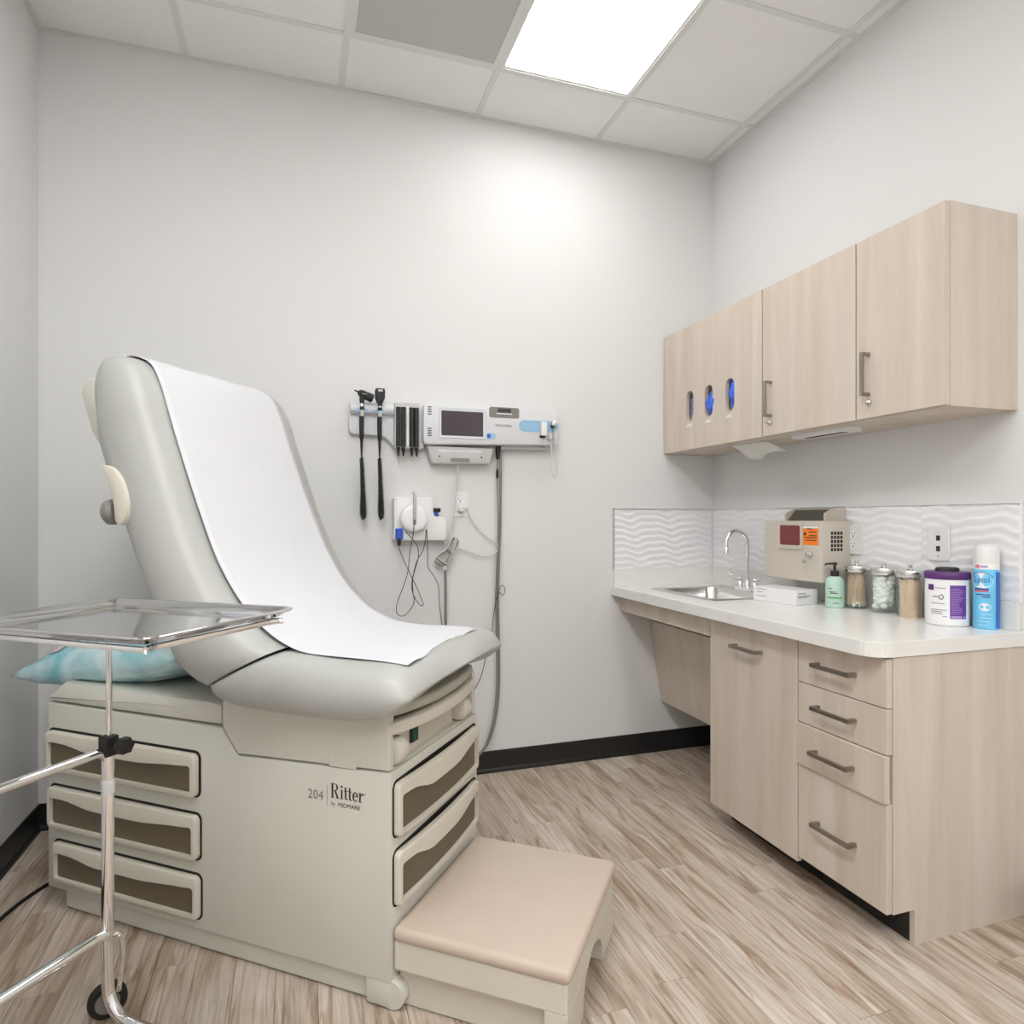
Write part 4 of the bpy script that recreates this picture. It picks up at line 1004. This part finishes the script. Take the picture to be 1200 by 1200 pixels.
MB().prism(rrect(.655,.745,1.444,1.462,.008,4), bk, .0605, .058).build('cable_recess', 'cord_grey', ps)
mb = MB()
for u in (.605, .800): mb.lathe([(.004,0),(.004,.001)], 10, bk(u,1.468,.060), (0,-1,0))
mb.build('screw', 'dark_gap', ps)
MB().prism([(.90,1.528),(1.12,1.533),(1.12,1.515),(.90,1.510)], bk, .040, .001, .002).build('rear_bracket', 'device_grey', ds)
# thermometer probe with its lead
t = thing('thermometer_probe', 'small white thermometer probe with a looped lead on the station end', 'probe', (1.14, YB, 1.4))
b2 = lambda u, v, d: (u-1.14, -d, v-1.4)
MB().lathe([(.006,0),(.011,.006),(.012,.020),(.007,.03)], 14, b2(1.140,1.622,.086), (.35,-.2,.8)).build('probe_grip', 'white_plastic', t, True)
MB().lathe([(.0125,0),(.0115,.008)], 14, b2(1.1365,1.617,.087), (.35,-.2,.8)).build('probe_ring', 'black_soft', t, True)
MB().lathe([(.010,0),(.013,.015),(.008,.03)], 14, b2(1.128,1.556,.086), (0,0,1)).build('connector', 'device_grey', t, True)
MB().tube([b2(1.128,1.56,.086), b2(1.133,1.50,.088), b2(1.135,1.42,.086), b2(1.146,1.385,.084), b2(1.160,1.40,.082), b2(1.162,1.47,.082), b2(1.150,1.55,.086), b2(1.148,1.615,.088)], .0030, 8, 6).build('lead', 'cord_white', t, True)
# otoscope and ophthalmoscope
def coil(mb, path, r, pitch, wire, n=9):
    P = catmull(path, 12); Lc = [0]
    for a_, b_ in zip(P, P[1:]): Lc.append(Lc[-1]+(b_-a_).length)
    tot = Lc[-1]; N = int(tot/pitch*n); pts_ = []; j = 0
    u = Vector((0,1,0))
    for i in range(N+1):
        s_ = tot*i/N
        while j < len(P)-2 and Lc[j+1] < s_: j += 1
        q = (s_-Lc[j])/max(1e-9, Lc[j+1]-Lc[j]); p = P[j].lerp(P[j+1], q); T_ = (P[j+1]-P[j]).normalized()
        w2 = T_.cross(u).normalized(); a = 2*PI*i/n; pts_.append(p+u*(math.cos(a)*r)+w2*(math.sin(a)*r))
    return mb.tube(pts_, wire, 5)
def scope(u, kind, label):
    t = thing(kind, label, 'medical instrument', (u, YB, 1.4)); h = lambda a_, z_, d=.078: (a_-u, -d, z_-1.4)
    hd = MB()
    if kind == 'otoscope':
        A = Vector((.9, -.15, -.42)).normalized()
        hd.lathe([(.0025,-.040),(.004,-.024),(.012,-.018),(.016,-.008),(.017,.010),(.015,.014),(.018,.018),(.019,.040),(.015,.046)], 18, h(u+.004,1.722), A)
        hd.lathe([(.010,0),(.0115,.02),(.0115,.034)], 14, h(u,1.682), (0,0,1))
        head = hd.build('head', 'black_soft', t, True)
        MB().box(*[v for pr_ in ((-.002,.018),(-.098,-.094),(.318,.322)) for v in pr_]).build('viewing_window', 'cord_grey', head)
    else:
        hd.prism([(u-.012,1.690),(u+.012,1.690),(u+.020,1.708),(u+.021,1.740),(u+.018,1.750),(u-.018,1.750),(u-.021,1.740),(u-.020,1.708)], lambda a_, z_, d: h(a_, z_, d), .094, .062, .006)
        hd.lathe([(.010,0),(.0105,.02)], 14, h(u,1.674), (0,0,1))
        head = hd.build('head', 'black_soft', t, True, 40)
        MB().prism(rrect(u-.010,u+.010,1.735,1.744,.003,2), lambda a_, z_, d: h(a_, z_, d), .0945, .093).build('brow_rest', 'device_grey', head)
        MB().prism(rrect(u-.005,u+.005,1.722,1.732,.002,2), lambda a_, z_, d: h(a_, z_, d), .0945, .093).build('aperture', 'black', head)
    for z0, z1, r_, m_ in ((1.668,1.684,.0085,'steel'),(1.654,1.668,.0095,'black'),(1.628,1.654,.009,'device_grey')):
        MB().cyl(h(u,z0), h(u,z1), r_, 14).build('neck_band', m_, t, True)
    MB().lathe([(.0075,0),(.0095,.010),(.0105,.075),(.010,.10)], 16, h(u-.002,1.527), (0,0,1)).build('handle', 'black', t, True)
    MB().lathe([(.003,0),(.0055,.05),(.007,.082)], 12, h(u-.002,1.448), (0,0,1)).build('strain_relief', 'black', t, True)
    dd = .070 if kind == 'otoscope' else .066; zb = 1.190
    coil(MB(), [h(u-.002,1.450,.076), h(u+.001,1.38,.074), h(u+.002,1.30,dd), h(u+.000,1.22,.066), h(u+.007,zb,.060), h(u+.013,1.215,.052), h(u+.010,1.28,.050), h(u+.006,1.36,.050), h(u+.003,1.43,.048)], .0082, .0085, .0024, 10).build('coiled_cord', 'black', t, True)
    MB().tube([h(u-.002,1.450,.076), h(u+.001,1.38,.074), h(u+.002,1.30,dd), h(u+.000,1.22,.066), h(u+.007,zb,.060), h(u+.013,1.215,.052), h(u+.010,1.28,.050), h(u+.006,1.36,.050), h(u+.003,1.43,.048)], .0050, 8, 8).build('cord_core', 'black', t, True)
    ck = MB().prism(rrect(u-.024,u+.024,1.646,1.662,.006,3), lambda a_, z_, d: h(a_, z_, d), .070, .062).build('cradle_clip', 'blue_pale', t)
    return t
scope(.264, 'otoscope', 'black otoscope with angled head and coiled cord, left of the pair')
scope(.340, 'ophthalmoscope', 'black ophthalmoscope with upright head and coiled cord, right of the pair')
# sensor holder with reel
t = thing('wall_holder', 'white plastic wall holder with rounded shelf below the specula dispenser', 'holder', (.4, YB, 1.09))
b3 = lambda u, v, d: (u-.4, -d, v-1.09)
MB().prism([(.402,1.092),(.625,1.090),(.638,1.100),(.639,1.180),(.628,1.196),(.588,1.199),(.578,1.212),(.577,1.272),(.570,1.283),(.412,1.284),(.402,1.274)], b3, .055, .001, .006).build('holder_body', 'white_plastic', t, True, 40)
MB().prism(rrect(.402,.418,1.096,1.282,.005,3), b3, .062, .054, .003).build('side_lip', 'white_plastic', t)
rl = thing('tape_reel', 'round white reel with steel clip hanging on the wall holder', 'reel', (.488, YB-.056, 1.190))
MB().lathe([(.058,0),(.062,.003),(.062,.018),(.057,.026),(.045,.030),(.02,.031)], 40, (0,0,0), (0,-1,0)).build('reel_body', 'white_paint', rl, True)
MB().tube([(0,-.033,-.005),(0,-.038,.05),(0,-.036,.085),(0,-.028,.108),(0,-.014,.112)], .0075, 10, 5).build('clip', 'device_grey', rl, True)
MB().prism(rrect(-.007,.007,-.028,.034,.006,4), lambda u,v,d: (u,-d,v), .0335, .030).build('slot', 'cord_grey', rl)
t = thing('cable_connector', 'dark blue and black cable plug sticking up behind the wall holder', 'connector', (.598, YB-.03, 1.2))
MB().rbox(-.014,.016,-.012,.010,.018,.036,.002,1).build('plug_cap', 'black', t); MB().rbox(-.012,.006,-.010,.008,.004,.018,.002,1).build('plug_sleeve', 'blue', t)
MB().cyl((.004,0,-.02),(.006,0,.006),.004,8).cyl((-.006,0,-.02),(-.004,0,.006),.004,8).build('plug_wire', 'sharps_red', t)
pt = lambda L_, d: [(a_, YB-d, b_) for a_, b_ in L_]
t = thing('sensor_lead', 'thin dark sensor lead with blue clip looping below the wall holder', 'cable')
MB().rbox(.408,.440,YB-.072,YB-.058,1.098,1.146,.004,2).build('blue_clip', 'blue', t)
MB().rbox(.416,.432,YB-.070,YB-.060,1.070,1.100,.003,1).build('clip_sleeve', 'black', t)
MB().tube(pt([(.423,1.091),(.425,1.057),(.447,1.0),(.476,.937),(.504,.879),(.527,.821),(.53,.806),(.516,.807),(.49,.845),(.479,.891),(.487,.948),(.504,1.005),(.533,1.061),(.544,1.142)], .066), .0018, 6, 6).build('lead', 'cord_dark', t, True)
t = tag(MB().tube(pt([(.447,1.131),(.476,1.102),(.501,1.062),(.503,1.016),(.49,.971),(.479,.925),(.48,.868),(.486,.828),(.47,.794),(.442,.767),(.416,.771),(.408,.797),(.416,.836),(.442,.904),(.459,.966),(.467,1.051),(.479,1.108),(.486,1.170)], .092), .0018, 6, 6).build('reel_lead', 'cord_dark', None, True), 'thin dark lead in a long loop hanging from the round reel', 'cable')
tag(MB().tube(pt([(.544,1.142),(.548,1.027),(.55,.975),(.58,.928),(.598,.881),(.6,.818),(.609,.742),(.621,.66),(.63,.5),(.63,.3)], .075), .0018, 6, 6).build('straight_lead', 'cord_dark', None, True), 'thin dark lead running straight down from the reel behind the table', 'cable')
t = thing('pressure_hose', 'grey hose hanging straight down beside the wall holder', 'hose')
MB().tube(pt([(.628,1.100),(.632,1.085),(.637,1.04),(.637,.966)], .03), .0042, 10, 4).build('upper_hose', 'cord_white', t, True)
MB().lathe([(.006,0),(.008,.004),(.008,.012),(.005,.018)], 12, (.637,YB-.03,.955), (0,0,1)).build('hose_coupling', 'white_plastic', t, True)
MB().tube(pt([(.637,.955),(.639,.85),(.639,.675),(.639,.25)], .03), .0058, 10, 4).build('lower_hose', 'cord_grey', t, True)
# outlet on the back wall, plug and cords
t = thing('wall_outlet', 'white wall outlet under the wall station with a plug in it', 'outlet', (.713, YB, 1.255))
f_ = lambda u,v,d: (u, -d, v)
MB().prism(rrect(-.036,.036,-.058,.058,.004,3), f_, .006, .0005, .0015).build('cover_plate', 'white_plastic', t)
for z0 in (-.02, .02):
    rc = MB().prism(rrect(-.017,.017,z0-.015,z0+.015,.008,4), f_, .0078, .006).build('receptacle', 'white_paint', t)
    MB().prism([(-.008,z0),(-.006,z0),(-.006,z0+.009),(-.008,z0+.009)], f_, .0084, .0078).prism([(.006,z0),(.008,z0),(.008,z0+.008),(.006,z0+.008)], f_, .0084, .0078).prism(rrect(-.003,.003,z0-.010,z0-.004,.0028,3), f_, .0084, .0078).build('slot', 'dark_gap', rc)
t = thing('white_power_cord', 'white power cord looping from the outlet into a coiled bundle', 'cord')
MB().lathe([(.016,0),(.018,.004),(.018,.016),(.012,.024)], 20, (.716, YB-.0085, 1.234), (0,-1,0)).build('plug', 'white_plastic', t, True)
MB().tube([(.716,YB-.03,1.234),(.73,YB-.034,1.238)]+pt([(.744,1.230),(.761,1.188),(.797,1.14),(.834,1.104),(.872,1.083),(.89,1.062),(.884,1.035),(.853,1.018),(.804,1.019),(.761,1.034),(.718,1.05),(.682,1.047),(.647,1.036),(.610,1.005)], .022), .0032, 8, 6).build('cord', 'cord_white', t, True)
t = thing('cord_bundle', 'grey power supply cord gathered in a coiled bundle by the wall holder', 'cord')
MB().tube(pt([(.700,1.452),(.690,1.356),(.682,1.277),(.672,1.18),(.660,1.10),(.664,1.06)], .030), .0042, 8, 6).build('drop_cord', 'cord_white', t, True)
for k in range(5):
    a_ = .006*k; d_ = .028+.006*k; m_ = 'cord_grey' if k % 2 else 'cord_white'
    MB().tube(pt([(.590+a_*.6,.985+a_),(.600,1.012+a_*.5),(.640,1.045+a_*.4),(.672-a_*.3,1.092+a_*.4),(.690-a_*.5,1.100),(.698-a_*.6,1.080+a_*.2),(.680-a_*.4,1.052),(.650,1.010-a_*.4),(.620+a_,.976+a_*.3)], d_), .0034, 7, 6, closed=True).build('coil_loop', m_, t, True)
MB().tube([(.652,YB-.020,1.046),(.644,YB-.064,1.040),(.658,YB-.064,1.030),(.664,YB-.020,1.034)], .0035, 7, 4, closed=True).build('tie', 'cord_grey', t, True)
t = thing('monitor_hose', 'grey double hose hanging from the wall station to the baseboard', 'hose')
MB().tube(pt([(.902,1.519),(.902,1.359),(.900,1.16),(.893,.96),(.889,.811),(.892,.661),(.894,.42),(.878,.264),(.845,.156),(.800,.100),(.74,.07)], .024), .0058, 10, 6).build('thick_hose', 'cord_grey', t, True)
MB().tube(pt([(.890,1.519),(.886,1.42),(.886,1.359),(.892,1.16),(.884,.96),(.879,.811),(.882,.661),(.884,.42),(.868,.264),(.835,.150),(.790,.090)], .022), .003, 8, 6).build('thin_hose', 'cord_grey', t, True)
MB().lathe([(.010,0),(.012,.01),(.010,.04),(.006,.06)], 14, (.890,YB-.026,1.525), (-.05,0,-1)).build('connector', 'black', t, True)
MB().lathe([(.004,0),(.0065,.01),(.0065,.035),(.004,.045)], 12, (.886,YB-.024,1.42), (0,0,-1)).build('inline_joint', 'black_soft', t, True)
tag(MB().tube(pt([(.894,.847),(.909,.831),(.920,.851),(.914,.876),(.899,.871),(.883,.832),(.865,.744),(.857,.665),(.840,.606),(.832,.567),(.80,.45),(.74,.36)], .034), .0018, 6, 6).build('curly_lead', 'cord_dark', None, True), 'thin dark lead with a small curl in front of the grey hose', 'cable')
